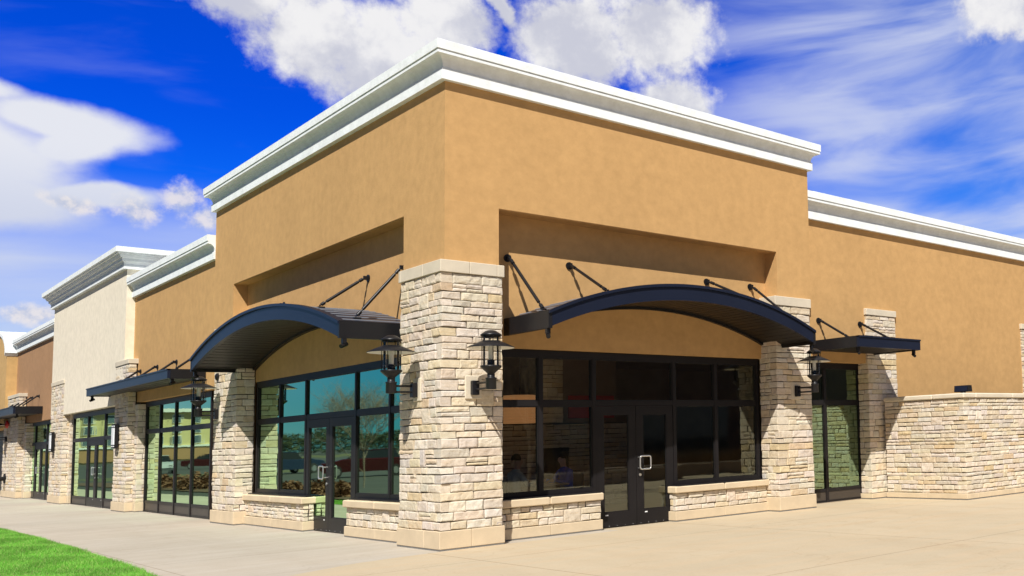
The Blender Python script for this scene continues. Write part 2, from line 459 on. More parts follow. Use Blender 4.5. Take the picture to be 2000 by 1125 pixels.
SEAL = .022
M['sealant'] = plain('grey_sealant', (.17, .165, .155), .9, 0, .15, 8)
def pier(parent, rng, side, a0, a1, dfront, dback, ztop, face='near', cap=True, base=.29, cell=.04, name='stone_pier', capm=.155, q=True):
    """stone pier: front face a0..a1 at dfront, and the return at the end that faces the camera ('lo': end a0, 'hi': none)."""
    zc = ztop - (capm if cap else 0)
    courses = make_courses(rng, base, zc)
    st = Stone(rng, side, cell)
    Uv = WV(side, 1, 0, 0) - WV(side, 0, 0, 0); Dv = WV(side, 0, 1, 0) - WV(side, 0, 0, 0)
    quo = [rng.choice((0, 1)) if i % 3 else i % 2 for i in range(len(courses))]
    t = .09
    dep = dfront - dback
    tq = [rng.uniform(.10, max(.12, min(.30, dep * .7))) for _ in courses]
    ins_f = [0 if k else q_ for k, q_ in zip(quo, tq)]          # the return owns the corner: front starts further in
    ins_s = [q_ if k else 0 for k, q_ in zip(quo, tq)]
    st.wall(WV(side, a0, dfront, 0), Uv, Dv, a1 - a0, courses, ins_f, None, t, qa=ins_s)
    st.wall(WV(side, a0, dback, 0), Dv, -Uv, dep, courses, None, ins_s, t, .12, .30, qb=ins_f)
    o = st.build(name, parent)
    mb = MB(side); mb.box(a0 + .03, a1 - .01, dback - .02, dfront - .03, 0, zc)
    mo = mb.build('mortar_core', M['mortar'], o)
    c = MB(side); e = .022
    n = max(1, round((a1 - a0) / .8)); w = (a1 - a0 + 2 * e) / n
    if cap:
        for i in range(n):
            c.cbox(a0 - e + i * w + (.002 if i else 0), a0 - e + (i + 1) * w - (.002 if i < n - 1 else 0), dback - .05, dfront + e, zc + .002, ztop, .008)
        c.build('pier_cap', M['caststone'], o)
    c = MB(side)
    for i in range(n):
        c.cbox(a0 - e + i * w + (.003 if i else 0), a0 - e + (i + 1) * w - (.003 if i < n - 1 else 0), dback - .05, dfront + e, SEAL, base - .004, .007)
    c.mat = 1; c.box(a0 - e + .006, a1 + e - .006, dback - .05, dfront + e - .006, -.05, SEAL + .004)
    c.build('pier_base', [M['basestone'], M['sealant']], o)
    return o

# ------------------------------------------------------------------ storefront glazing
def storefront(parent, side, dp, a0, a1, zb, zh, zt, bars, door=None, kick=None, sill_board=False, label=None, leaf_handle=None, glass='glass', barw=.11):
    """aluminium frame in the plane d = dp; bars: centre positions of vertical mullions; door: (a0,a1) opening between mullion edges."""
    f = MB(side); D0, D1 = dp - .075, dp + .034
    fw = .085
    f.box(a0, a1, D0 - .002, D1 + .002, zh - .13, zh)                        # head
    xs = [(a0, a0 + fw)] + [(b_ - barw / 2, b_ + barw / 2) for b_ in bars] + [(a1 - fw, a1)]
    for i, (x0, x1) in enumerate(xs):
        isdoor = door and (abs(x1 - door[0]) < .02 or abs(x0 - door[1]) < .02)
        f.box(x0, x1, D0, D1, 0.004 if isdoor or kick else zb, zh - .13)
    panes = []; kicks = []
    for i in range(len(xs) - 1):
        l, r = xs[i][1], xs[i + 1][0]
        f.box(l, r, D0 + .004, D1 - .004, zt - .045, zt + .045)               # transom
        panes.append((l, r, zt + .045, zh - .13))
        if door and abs(l - door[0]) < .02: continue
        if kick:
            f.box(l, r, D0 + .01, D1 - .012, kick - .06, kick)
            f.box(l, r, D0 + .01, D1 - .012, .004, .06)
            kicks.append((l, r, D0 + .03, D1 - .022, .06, kick - .06))
            panes.append((l, r, kick, zt - .045))
        else:
            f.box(l, r, D0 + .004, D1 - .004, zb, zb + .1)
            panes.append((l, r, zb + .1, zt - .045))
    # glazing beads
    for l, r, z0, z1 in panes:
        for q in ((l, l + .018, z0, z1), (r - .018, r, z0, z1), (l + .018, r - .018, z0, z0 + .018), (l + .018, r - .018, z1 - .018, z1)):
            f.box(q[0], q[1], dp - .01, dp + .022, q[2], q[3])
    w = f.build('storefront_window', M['bronze'], parent)
    if label: w['label'] = label
    for q in kicks:
        k = MB(side); k.box(*q); k.build('kick_panel', M['kick'], w)
    if sill_board:
        for (s0, s1) in sill_board:
            s_ = MB(side); s_.box(s0, s1, dp + .035, dp + (.26 if side == 'R' else .16), zb - .005, zb + .028)
            s_.build('sill_flashing', M['bronze'], w)
    g = MB(side)
    for l, r, z0, z1 in panes:
        g.add([(l, dp, z0), (r, dp, z0), (r, dp, z1), (l, dp, z1)], [(0, 1, 2, 3)])
    g.build('window_glass', M[glass], w, fix=False)
    if door:
        l, r = door; mid = (l + r) / 2; ztop = zt - .05
        for i, (q0, q1) in enumerate(((l + .006, mid - .004), (mid + .004, r - .006))):
            dd = MB(side); E0, E1 = dp - .03, dp + .026
            sw = .15
            dd.box(q0, q0 + sw, E0, E1, .015, ztop); dd.box(q1 - sw, q1, E0, E1, .015, ztop)
            dd.box(q0 + sw, q1 - sw, E0, E1, ztop - .15, ztop); dd.box(q0 + sw, q1 - sw, E0, E1, .015, .27)
            for z_ in (.27, ztop - .165):
                dd.box(q0 + sw, q1 - sw, dp, dp + .018, z_, z_ + .015)
            for x_ in (q0 + sw, q1 - sw - .015):
                dd.box(x_, x_ + .015, dp, dp + .018, .285, ztop - .165)
            dd.mat = 1
            for s_ in range(5): dd.tube((q0 + .08 + s_ * (q1 - q0 - .16) / 4, dp + .026, .035), (q0 + .08 + s_ * (q1 - q0 - .16) / 4, dp + .03, .035), .0045, None, 6)
            dd.box(q0 + sw + .02, q0 + sw + .075, dp + .026, dp + .028, .215, .235)
            do = dd.build('door', [M['bronze'], M['sign_white']], parent)
            gg = MB(side); gg.add([(q0 + sw, dp, .27), (q1 - sw, dp, .27), (q1 - sw, dp, ztop - .15), (q0 + sw, dp, ztop - .15)], [(0, 1, 2, 3)])
            gg.build('door_glass', M[glass], do, fix=False)
            pb = MB(side); pb.tube((q0 + sw - .03, dp - .06, 1.05), (q1 - sw + .03, dp - .06, 1.05), .016)
            pb.build('push_bar', M['steel'], do)
            if leaf_handle == i:
                hx0 = (q0 + .02) if i == 1 else (q1 - .25)
                hx1 = hx0 + .23; z0, z1 = 1.0, 1.235; dh = dp + .115; c_ = .035
                loop = []
                for (cx, cz, s0) in ((hx1 - c_, z1 - c_, 0), (hx0 + c_, z1 - c_, 90), (hx0 + c_, z0 + c_, 180), (hx1 - c_, z0 + c_, 270)):
                    for q in range(4):
                        th = rad(s0 + q * 30); loop.append((cx + c_ * math.cos(th), dh, cz + c_ * math.sin(th)))
                loop.append(loop[0])
                h = MB(side); h.path(loop, .014, 8)
                for z_ in (z0 + .02, z1 - .02):
                    xx = hx0 + .02 if i == 1 else hx1 - .02
                    h.tube((xx, dp + .03, z_), (xx, dh, z_), .012)
                h.build('door_handle', M['steel'], do)
                h = MB(side); xx = hx0 + .05 if i == 1 else hx1 - .05
                h.tube((xx, dp + .03, .9), (xx, dp + .045, .9), .026, None, 12)
                h.build('lock_cylinder', M['steel'], do)
    return w

# ------------------------------------------------------------------ cornice sweep
def sweep(path, prof, mat, name, parent, closed_ends=True):
    """path: plan points listed so that the outward side is on the right; prof: (offset, z)."""
    P = [Vector((p[0], p[1])) for p in path]; n = len(P)
    offs = []
    for i in range(n):
        dirs = []
        if i > 0: dirs.append((P[i] - P[i - 1]).normalized())
        if i < n - 1: dirs.append((P[i + 1] - P[i]).normalized())
        nr = [Vector((d.y, -d.x)) for d in dirs]
        if len(nr) == 1: offs.append(nr[0])
        else:
            bi = (nr[0] + nr[1]); bi = bi / bi.dot(nr[0]) if bi.length > 1e-6 else nr[0]
            offs.append(bi)
    mb = MB(); k = len(prof)
    vs = []
    for i in range(n):
        for o, z in prof:
            q = P[i] + offs[i] * o; vs.append((q.x, q.y, z))
    fs = []
    for i in range(n - 1):
        for a in range(k):
            b_ = (a + 1) % k
            fs.append((i * k + a, (i + 1) * k + a, (i + 1) * k + b_, i * k + b_))
    fs += [tuple(range(k)), tuple(range((n - 1) * k, n * k))]
    mb.add(vs, fs)
    return mb.build(name, mat, parent)

def cornice_profile(z0, z1):
    h = (z1 - z0) / .56
    pts = [(-.25, 0), (0.0, 0), (.085, 0), (.085, .165), (.078, .172), (.060, .178)]
    for i in range(1, 9):      # cove
        th = math.pi / 2 * i / 8
        pts.append((.060 + .125 * (1 - math.cos(th)), .178 + .172 * math.sin(th)))
    pts += [(.208, .352), (.208, .394), (.192, .397), (.192, .409), (.222, .413), (.222, .555), (.216, .56), (-.25, .56)]
    return [(o, z0 + z * h) for o, z in pts]
def cream_profile(z0):
    pts = [(-.25, 0), (.0, 0), (.10, 0), (.10, .11), (.085, .125), (.125, .21), (.155, .215), (.165, .30), (.20, .31), (.235, .37), (.235, .395),
           (.285, .405), (.285, .435), (.33, .445), (.33, .585), (.325, .59), (-.25, .59)]
    return [(o, z0 + z) for o, z in pts]

# ------------------------------------------------------------------ canopies
def rods(parent, side, lst, lower=True):
    for (aw, dw, zw, af, df, zf) in lst:
        r = MB(side)
        p = Vector((aw, dw + .07, zw)); q = Vector((af, df, zf + .05))
        ax = (q - p).normalized(); L = (q - p).length
        r.tube((aw, dw, zw), (aw, dw + .02, zw), .065, None, 14)              # wall plate
        r.box(aw - .018, aw + .018, dw + .01, dw + .09, zw - .035, zw + .035)   # lug
        r.tube(p, p + ax * (L * .16), .016); r.tube(p + ax * (L * .05), p + ax * (L * .12), .03)
        r.tube(p + ax * (L * .15), p + ax * (L * .87), .026, None, 10)
        r.tube(p + ax * (L * .86), q, .014); r.tube(p + ax * (L * .92), p + ax * (L * .985), .03)
        r.box(af - .05, af + .05, df - .05, df + .05, zf - .05, zf + .02)
        r.tube((af - .05, df, zf + .05), (af + .05, df, zf + .05), .014)
        r.build('tie_rod', M['metal'], parent)

def downlight(parent, side, a, d, z):
    r = MB(side)
    r.box(a - .03, a + .03, d - .03, d + .03, z - .02, z + .06)
    r.tube((a - .02, d + .05, z - .07), (a + .03, d - .05, z - .02), .034, None, 12)
    r.build('spot_lamp', M['metal'], parent)

def arch_canopy(side, label, a0, a1, dw, df, zb, rodlist):
    ac, hw = (a0 + a1) / 2, (a1 - a0) / 2
    c0 = WV(side, ac, dw, zb)
    th = thing('arched_canopy', label, 'canopy', c0)
    n = 48
    A = [a0 + (a1 - a0) * i / n for i in range(n + 1)]
    R = (hw * hw + .64 * .64) / (2 * .64)
    arc = lambda a: math.sqrt(max(R * R - (a - ac) ** 2, 0)) - (R - .64)
    bot = [(a, zb + arc(a) * .97) for a in A]
    top = [(a, zb + .265 + arc(a)) for a in A]
    f = MB(side)
    f.strip([(a, z - .052) for a, z in top], bot, df - .07, df)
    f.build('front_fascia', M['navy'], th)
    f = MB(side); f.strip(top, [(a, z - .05) for a, z in top], df - .09, df + .028)
    f.build('fascia_trim', M['navy'], th)
    dk = MB(side)
    dk.strip([(a, z - .03) for a, z in top], [(a, z - .08) for a, z in top], dw, df - .09)
    dko = dk.build('roof_deck', M['navy'], th)
    sm = MB(side)
    ns = int((a1 - a0) / .27)
    for i in range(1, ns):
        a = a0 + (a1 - a0) * i / ns; z = zb + .265 + arc(a) - .03
        sl = -(a - ac) / math.sqrt(R * R - (a - ac) ** 2)
        sm.add([(a - .004, dw, z - .02), (a + .004, dw, z - .02 + sl * .016), (a + .004, df - .09, z - .02 + sl * .016), (a - .004, df - .09, z - .02),
                (a - .004, dw, z + .007), (a + .004, dw, z + .007 + sl * .016), (a + .004, df - .09, z + .007 + sl * .016), (a - .004, df - .09, z + .007)],
               [(0, 3, 2, 1), (4, 5, 6, 7), (0, 1, 5, 4), (1, 2, 6, 5), (2, 3, 7, 6), (3, 0, 4, 7)])
    sm.build('standing_seam', M['seam'], dko)
    so = MB(side)
    so.strip([(a, z + .07) for a, z in bot], [(a, z + .035) for a, z in bot], dw, df - .07)
    nb = 44
    for i in range(1, nb):
        a = a0 + (a1 - a0) * i / nb; z = zb + arc(a) * .97 + .035
        so.box(a - .005, a + .005, dw + .06, df - .07, z - .004, z + .01)
    so.build('soffit', M['soffit'], th)
    bb = MB(side)
    bb.strip([(a, z + .11) for a, z in bot], [(a, z - .012) for a, z in bot], dw + .002, dw + .07)
    bb.build('wall_channel', M['metal'], th)
    for (x0, x1) in ((a0 - .004, a0 + .06), (a1 - .06, a1 + .004)):
        e = MB(side); e.box(x0, x1, dw + .002, df + .003, zb - .008, zb + .27)
        e.build('side_panel', M['metal'], th)
    for a in (a0 + .03, a1 - .03): downlight(th, side, a, df - .08, zb - .07)
    rods(th, side, [(aw, dw, zw, af, d_, zb + .265 + arc(af) - .03) for aw, zw, af, d_ in rodlist])
    return th

def flat_canopy(side, label, a0, a1, dw, df, zb, zt, rodlist, lights=True, bend=None):
    th = thing('flat_canopy', label, 'canopy', WV(side, (a0 + a1) / 2, dw, zb))
    f = MB(side); f.box(a0, a1, df - .06, df, zb, zt); f.box(a0, a1, df - .06, df + .018, zt - .03, zt + .004)
    f.build('front_fascia', M['navy'], th)
    for x0, x1 in ((a0 - .003, a0 + .06), (a1 - .06, a1 + .003)):
        e = MB(side); e.box(x0, x1, dw + .002, df - .062, zb - .004, zt + .002); e.build('side_panel', M['metal'], th)
    d = MB(side); d.box(a0 + .06, a1 - .06, dw, df - .06, zt - .07, zt - .03)
    for i in range(1, int((a1 - a0) / .4)):
        x = a0 + i * .4; d.box(x - .01, x + .01, dw, df - .06, zt - .03, zt - .005)
    d.build('roof_deck', M['navy'], th)
    s_ = MB(side); s_.box(a0 + .06, a1 - .06, dw, df - .06, zb + .02, zb + .05)
    for i in range(1, int((df - dw) / .15)):
        s_.box(a0 + .06, a1 - .06, dw + i * .15 - .006, dw + i * .15 + .006, zb + .012, zb + .03)
    s_.build('soffit', M['soffit'], th)
    if lights:
        for a in (a0 + .1, a1 - .1): downlight(th, side, a, df - .12, zb - .06)
    rods(th, side, [(aw, dw, zw, af, d_, zt) for aw, zw, af, d_ in rodlist])
    return th

# ================================================================== SETTING
def sheet(name, poly, z, mat, kind='structure'):
    mb = MB(); mb.add([(x, y, z) for x, y in poly], [tuple(range(len(poly)))])
    o = mb.build(name, mat, fix=False); o['kind'] = kind
    if o.data.polygons[0].normal.z < 0: o.data.flip_normals()
    return o
sheet('ground', [(-900, -900), (900, -900), (900, 900), (-900, 900)], -.03, M['asphalt'])
# lawn edge, a gentle curve
edge_all = [(-3.62, -1.0), (-3.36, .5), (-3.26, 2.0), (-3.20, 4.7), (-3.15, 8), (-3.14, 12), (-3.22, 15), (-3.24, 17)]
edge = edge_all
sheet('pavement', [(3, -.05), (-.03, -.12), (-.7, -.215), (-1.32, -.335), (-2.15, -.75), (-3.62, -1.5)] + edge + [(-3.2, 60), (3, 60)], 0.0, M['pave'])
sheet('plaza', [(-30, -40), (60, -40), (60, 8), (3, 8), (3, -.05), (-.03, -.12), (-.7, -.215), (-1.32, -.335), (-2.15, -.75), (-3.62, -1.5), (-6.3, -2.3), (-30, -2.3)], 0.0, M['plaza'])
sheet('lawn', [(-3.62, -1.5)] + edge + [(-6.3, 17), (-6.3, -2.3)], 0.006, M['soil'])

sheet('planting_bed', [(-4.4, 17.3), (-6.3, 17.3), (-6.3, 60), (-4.4, 60)], .004, M['mulch'])
sheet('field', [(-300, 62), (-7, 62), (-7, 74), (-60, 74), (-60, 246), (-300, 246)], -.024, plain('olive_field', (.085, .085, .035), .95, 0, .4, .3))
# grass blades on the lawn
def grass():
    rg = np.random.default_rng(5)
    n = 150000
    ys = rg.uniform(-1.3, 17, n); ex = np.interp(ys, [e[1] for e in edge], [e[0] for e in edge])
    wd = np.interp(ys, [-1.3, 3, 15, 17], [1.6, 1.75, .75, .7])
    u = rg.uniform(0, 1, n)
    xs = ex + rg.normal(0, .022, n) - u * wd
    hgt = rg.uniform(.022, .055, n) * (1 + .25 * np.sin(xs * 3 + ys * 1.7))
    th = rg.uniform(0, 2 * np.pi, n); w = rg.uniform(.0022, .0042, n)
    lean = rg.normal(0, .4, (n, 2)) * hgt[:, None]
    V = np.empty((n, 3, 3), np.float32)
    dx, dy = np.cos(th) * w, np.sin(th) * w
    V[:, 0] = np.stack([xs - dx, ys - dy, np.full(n, .004)], 1)
    V[:, 1] = np.stack([xs + dx, ys + dy, np.full(n, .004)], 1)
    V[:, 2] = np.stack([xs + lean[:, 0], ys + lean[:, 1], hgt], 1)
    me = bpy.data.meshes.new('grass')
    me.vertices.add(n * 3); me.vertices.foreach_set('co', V.ravel())
    me.loops.add(n * 3); me.loops.foreach_set('vertex_index', np.arange(n * 3, dtype=np.int32))
    me.polygons.add(n); me.polygons.foreach_set('loop_start', np.arange(0, n * 3, 3, dtype=np.int32))
    me.update()
    k = rg.uniform(.7, 1.25, n) * (1 + .18 * np.sin(xs * 5.1 + 2 * np.sin(ys * 2.3)))
    base = np.array([.19, .50, .06]); yel = np.array([.40, .50, .16])
    mixv = (rg.uniform(0, 1, n) < .2)[:, None]
    colr = np.where(mixv, yel, base) * k[:, None]
    at = me.attributes.new('tone', 'FLOAT_COLOR', 'FACE')
    at.data.foreach_set('color', np.concatenate([colr, np.ones((n, 1))], 1).astype(np.float32).ravel())
    me.materials.append(M['grass'])
    o = bpy.data.objects.new('grass', me); COL.objects.link(o)
    tag(o, 'short bright green lawn grass beside the grey pavement', 'grass', kind='stuff')
grass()

# ================================================================== CORNER SHOP
W, L, HB, HT = 7.85, 11.70, 7.165, 7.725
R1, R2, L1, L2 = .872, 6.888, 1.453, 10.295
HR, WR, WL = 5.287, .37, .28
shop = thing('corner_shop', 'tan stucco corner shop with tall corner tower, white cornice and stone piers', 'shop building', (0, 0, 0))
rng = random.Random(11)
tw = MB('W'); T = .5
# right face
tw.box(0, R1, 0, T, 4.2, HB + .2)                      # corner mass
tw.box(R1, R2, 0, WR + .001, HR, HB + .2)
tw.box(R2, W, 0, T, 3.1, HB + .2)
tw.box(R2 + .05, W, .12, T, 0, 3.1)
tw.box(.5, R2, WR, .62, 3.10, HR)                       # recess wall
# left face
tw.box(0, T, T, L1, 4.2, HB + .2)
tw.box(0, WL + .001, L1, L2, HR, HB + .2)
tw.box(0, T, L2, L, 3.1, HB + .2)
tw.box(.12, T, L2 + .05, L, 0, 3.1)
tw.box(WL, .62, T, L2, 3.06, HR)
# far sides of the tower above the wings
tw.box(W - .4, W, T, 9, 5.0, HB + .2); tw.box(T, 6.5, L - .4, L, 5.0, HB + .2)
tower = tw.build('tower_wall', M['tan'], shop)
sb = MB('W')                                            # stop beads along the recess heads
sb.box(R1, R2, .018, .034, HR - .014, HR); sb.box(.018, .034, L1, L2, HR - .014, HR)
sb.build('soffit_bead', M['tan'], tower)
rf = MB('W'); rf.box(.3, W - .1, .3, L - .1, 6.6, 6.7); rf.box(.7, 34, .8, 22, 5.55, 5.62); rf.box(.45, 12, L + .02, 19.4, 5.45, 5.53)
rf.build('roof', M['roof'], shop)
sweep([(6.5, L), (0, L), (0, 0), (W, 0), (W, 9)], cornice_profile(HB, HT), M['white'], 'tower_cornice', shop)
# right and left low wings of the corner shop
ww = MB('W')
ww.box(W, 10.3, .36, .75, 3.10, 6.45); ww.box(10.0, 34, .361, .75, 0, 6.45); ww.box(W, 8.30, .62, .75, 0, 3.1)
ww.build('right_wing_wall', M['tan'], shop)
sweep([(W + .005, .36), (34, .36)], cornice_profile(6.215, 6.80), M['white'], 'right_wing_cornice', shop)
ww = MB('W')
ww.box(.05, .45, L, 19.5, 3.03, 6.3); ww.box(.30, .45, L, 12.46, 0, 3.03)
ww.build('left_wing_wall', M['tan'], shop)
sweep([(.05, 19.495), (.05, L + .005)], cornice_profile(6.055, 6.62), M['white'], 'left_wing_cornice', shop)
# ---- corner pier (two full faces)
p, PR, PL, CAP = .085, .888, 1.355, 4.353
def corner_pier():
    courses = make_courses(rng, .29, CAP - .19)
    st = Stone(rng, 'R', .034)
    quo = [i % 2 if rng.random() < .7 else rng.choice((0, 1)) for i in range(len(courses))]
    tq = [rng.uniform(.11, .30) for _ in courses]
    inR = [0 if k else q for k, q in zip(quo, tq)]; inL = [q if k else 0 for k, q in zip(quo, tq)]
    st.wall((-p, -p, 0), (1, 0, 0), (0, -1, 0), PR + p, courses, inR, None, .09, qa=inL)
    st.wall((-p, -p, 0), (0, 1, 0), (-1, 0, 0), PL + p, courses, inL, None, .09, qa=inR)
    st.wall((PR, -p, 0), (0, 1, 0), (1, 0, 0), .45, courses, None, None, .09)
    st.wall((-p, PL, 0), (1, 0, 0), (0, 1, 0), .45, courses, None, None, .09)
    o = st.build('stone_pier', shop); o['label'] = 'tall corner pier clad in buff ledgestone'
    mb = MB(); mb.box(-p + .03, PR - .035, -p + .03, .44, 0, CAP - .19); mb.box(-p + .03, .40, .44, PL - .035, 0, CAP - .19); mb.build('mortar_core', M['mortar'], o)
    e = .024; z0, z1 = CAP - .188, CAP
    c = MB()
    c.cbox(-p - e, .345, -p - e, .5, z0, z1, .007); c.cbox(.349, .79, -p - e, .4, z0, z1, .007); c.cbox(.794, PR + e, -p - e, .4, z0, z1, .007)
    c.cbox(-p - e, .3, .504, PL - .06, z0, z1, .007); c.cbox(-p - e, .3, PL - .056, PL + e, z0, z1, .007)
    c.build('pier_cap', M['caststone'], o)
    c = MB()
    c.cbox(-p - e, .385, -p - e, .42, SEAL, .285, .007); c.cbox(.389, PR + e, -p - e, .4, SEAL, .285, .007); c.cbox(-p - e, .3, .424, PL + e, SEAL, .285, .007)
    c.mat = 1; c.box(-p - e + .006, PR + e - .006, -p - e + .006, .4, -.05, SEAL + .004); c.box(-p - e + .006, .3, .41, PL + e - .006, -.05, SEAL + .004)
    c.build('pier_base', [M['basestone'], M['sealant']], o)
corner_pier()
pr_ = pier(shop, rng, 'R', 6.741, 7.727, .085, -.44, 4.353, capm=.19)
pa_ = pier(shop, rng, 'L', 9.612, 11.232, .085, -.26, 4.353, capm=.19)
pw_ = pier(shop, rng, 'R', 9.95, 10.98, -.30, -.66, 4.365, capm=.15, base=.13)
pier(shop, rng, 'R', 16.5, 17.5, -.30, -.66, 4.40, capm=.15, base=.13, cell=.06)

# ---- low stone sill walls under the show windows
def sill_wall(side, a0, a1, q=.28):
    st = Stone(rng, side, .034)
    courses = make_courses(rng, .192, .515, .075, .12)
    Uv = WV(side, 1, 0, 0); Dv = WV(side, 0, 1, 0)
    st.wall(WV(side, a0, -q, 0), Uv, Dv, a1 - a0, courses, None, None, .08, .14, .36, .12)
    st.wall(WV(side, a0, -q - .18, 0), Dv, -Uv, .18 - .09, courses, None, None, .08, .14, .36, 0)
    st.wall(WV(side, a1, -q - .18, 0), Dv, Uv, .18 - .09, courses, None, None, .08, .14, .36, 0)
    o = st.build('sill_wall', shop)
    mb = MB(side); mb.box(a0 + .03, a1 - .03, -q - .3, -q - .03, 0, .515); mb.build('mortar_core', M['mortar'], o)
    e = .03; n = 2; w = (a1 - a0 + 2 * e) / n
    c = MB(side)
    for i in range(n): c.cbox(a0 - e + i * w + .002 * i, a0 - e + (i + 1) * w - .002 * (1 - i), -q - .3, -q + .055, .518, .645, .016)
    c.build('window_sill', M['basestone'], o)
    c = MB(side)
    for i in range(n): c.cbox(a0 - e * .6 + i * w + .002 * i, a0 - e * .6 + (i + 1) * w - .002 * (1 - i) - (e * .8 if i else 0), -q - .3, -q + .028, SEAL, .186, .006)
    c.mat = 1; c.box(a0 - .012, a1 + .012, -q - .3, -q + .022, -.05, SEAL + .004)
    c.build('wall_base', [M['basestone'], M['sealant']], o)
sill_wall('R', .90, 2.87); sill_wall('R', 4.45, 6.735)
sill_wall('L', 1.37, 4.04, .12); sill_wall('L', 6.12, 9.606, .12)

W1BARS = [14.10, 15.60, 17.10]; CBARS = [22.75, 25.16]; BBARS = [33.22, 35.65]
# ---- storefronts of the corner shop
storefront(shop, 'R', -.5, .95, 6.735, .63, 3.105, 2.195, [1.85, 2.87, 4.60, 5.60], (2.905, 4.565), None, [(.95, 2.84), (4.49, 6.72)], 'wide dark storefront under the right arched canopy', 1, 'glass_clear', barw=.07)
storefront(shop, 'L', -.32, 1.42, 9.56, .64, 3.065, 2.185, [2.66, 4.13, 6.62, 8.10], (4.165, 6.585), None, [(1.42, 4.02), (6.14, 9.56)], 'wide teal reflecting storefront under the left arched canopy', 1, barw=.07)
storefront(shop, 'R', -.65, 8.24, 10.02, .3, 3.105, 2.205, [8.83], None, .30, None, 'narrow floor length window beside the right wing pier', barw=.08)
storefront(shop, 'L', -.22, 12.46, 18.61, .3, 3.035, 2.20, W1BARS, None, .30, None, 'floor length four light window under the left flat canopy', barw=.08)

# ---- interior behind the glass
rm = MB('W')
rm.box(.6, 33, 8.6, 8.8, 0, 3.6); rm.box(12.2, 12.4, .75, 8.6, 0, 3.6); rm.box(7.5, 7.7, 12.0, 22.0, 0, 3.6)
rm.box(.6, 7.7, 18.9, 19.1, 0, 3.6); rm.box(.62, 7.6, 11.75, 11.95, 0, 3.6)
rm.build('inner_wall', M['room'], shop)
rm = MB('W'); rm.box(.55, 12.2, .6, 8.7, -.02, .012); rm.box(.32, 7.6, 1.5, 19, -.024, .008); rm.build('inner_floor', M['roomfloor'], shop)
rm = MB('W'); rm.box(.62, 33, .62, 11.9, 3.5, 3.56); rm.box(.46, 7.6, 11.9, 19.4, 3.5, 3.56); rm.build('inner_ceiling', M['room'], shop)
# hearth wall seen through the right windows
st = Stone(rng, 'R', .08)
cs = make_courses(rng, 0, 1.95, .09, .15)
st.wall((3.6, 6.0, 0), (1, 0, 0), (0, -1, 0), 1.35, cs); st.wall((5.75, 6.0, 0), (1, 0, 0), (0, -1, 0), 1.6, cs)
st.wall((4.95, 6.0, 0), (1, 0, 0), (0, -1, 0), .8, make_courses(rng, 1.4, 1.95, .09, .15))
st.wall((4.9, 5.9, 0), (1, 0, 0), (0, -1, 0), .62, make_courses(rng, 1.98, 3.45, .09, .15))
fp = st.build('hearth_wall', shop)
mb = MB(); mb.box(3.62, 7.33, 6.12, 6.4, 0, 1.97); mb.box(4.92, 5.5, 5.98, 6.4, 1.97, 3.45); mb.build('mortar_core', M['mortar'], fp)
for (x, y) in ((1.75, 1.0), (3.3, 3.1), (5.2, 3.2)):
    pass

# ================================================================== CANOPIES
arch_canopy('R', 'wide navy arched canopy over the right entrance of the corner shop', 1.15, 6.94, -.37, 1.01, 3.30,
            [(1.21, 4.575, 1.21, .75), (2.34, 4.565, 2.34, .75), (5.34, 4.565, 5.60, .82), (6.47, 4.565, 6.55, .82)])
arch_canopy('L', 'navy arched canopy over the left entrance of the corner shop', 1.64, 9.78, -.28, .89, 3.28,
            [(2.05, 4.55, 2.05, .48), (3.57, 4.57, 3.57, .50), (7.9, 4.57, 7.9, .50), (9.35, 4.55, 9.35, .48)])
flat_canopy('R', 'small flat navy canopy over the narrow window at the right wing', 8.18, 10.22, -.358, 1.04, 3.30, 3.53,
            [(8.42, 3.99, 8.5, .42), (9.77, 3.99, 9.75, .55)])
flat_canopy('L', 'long flat navy canopy beside the cream shop front', 12.42, 21.15, -.045, .71, 3.30, 3.52,
            [(a, 3.88, a - .15, .42) for a in (13.1, 14.95, 16.8, 18.6)])

# ================================================================== CREAM SHOP
cream = thing('cream_shop', 'cream stucco shop with stepped white cornice and double glass doors', 'shop building', (-.16, 25, 0))
cw = MB('W'); cw.box(-.16, .25, 19.5, 30.3, 3.02, 7.0); cw.box(.25, 8, 19.5, 19.9, 3.6, 7.0); cw.box(.25, 8, 29.9, 30.3, 3.6, 7.0)
cw.box(.02, .25, 19.5, 20.9, 0, 3.02); cw.box(.02, .25, 27.75, 30.3, 0, 3.02)
cw.build('shop_wall', M['cream'], cream)
rf = MB('W'); rf.box(.2, 9, 19.9, 29.9, 6.3, 6.4); rf.build('roof', M['roof'], cream)
sweep([(8, 30.3), (-.16, 30.3), (-.16, 19.5), (8, 19.5)], cream_profile(6.865), M['white'], 'cornice', cream)
pier(cream, rng, 'L', 18.93, 20.5, .16, -.02, 4.26, capm=.14, base=.27, cell=.07)
pier(cream, rng, 'L', 18.62, 18.99, -.01, -.3, 2.98, cap=False, base=.27, cell=.07, name='stone_jamb')
pier(cream, rng, 'L', 28.0, 30.2, .17, -.02, 4.22, capm=.14, base=.27, cell=.08)
pier(cream, rng, 'L', 27.72, 28.05, .0, -.3, 2.99, cap=False, base=.27, cell=.08, name='stone_jamb')
storefront(cream, 'L', -.06, 20.7, 27.5, .3, 3.0, 2.12, CBARS, (CBARS[0] + .04, CBARS[1] - .04), .27, None, 'tall glazed entrance of the cream shop', 0, barw=.08)
rm = MB('W'); rm.box(5.5, 5.7, 19.5, 30.3, 0, 3.6); rm.box(.3, 5.6, 19.4, 19.5, 0, 3.6); rm.box(.3, 5.6, 30.0, 30.2, 0, 3.6); rm.build('inner_wall', M['room'], cream)
rm = MB('W'); rm.box(.16, 5.6, 19.6, 30.1, -.02, .012); rm.build('inner_floor', M['roomfloor'], cream)
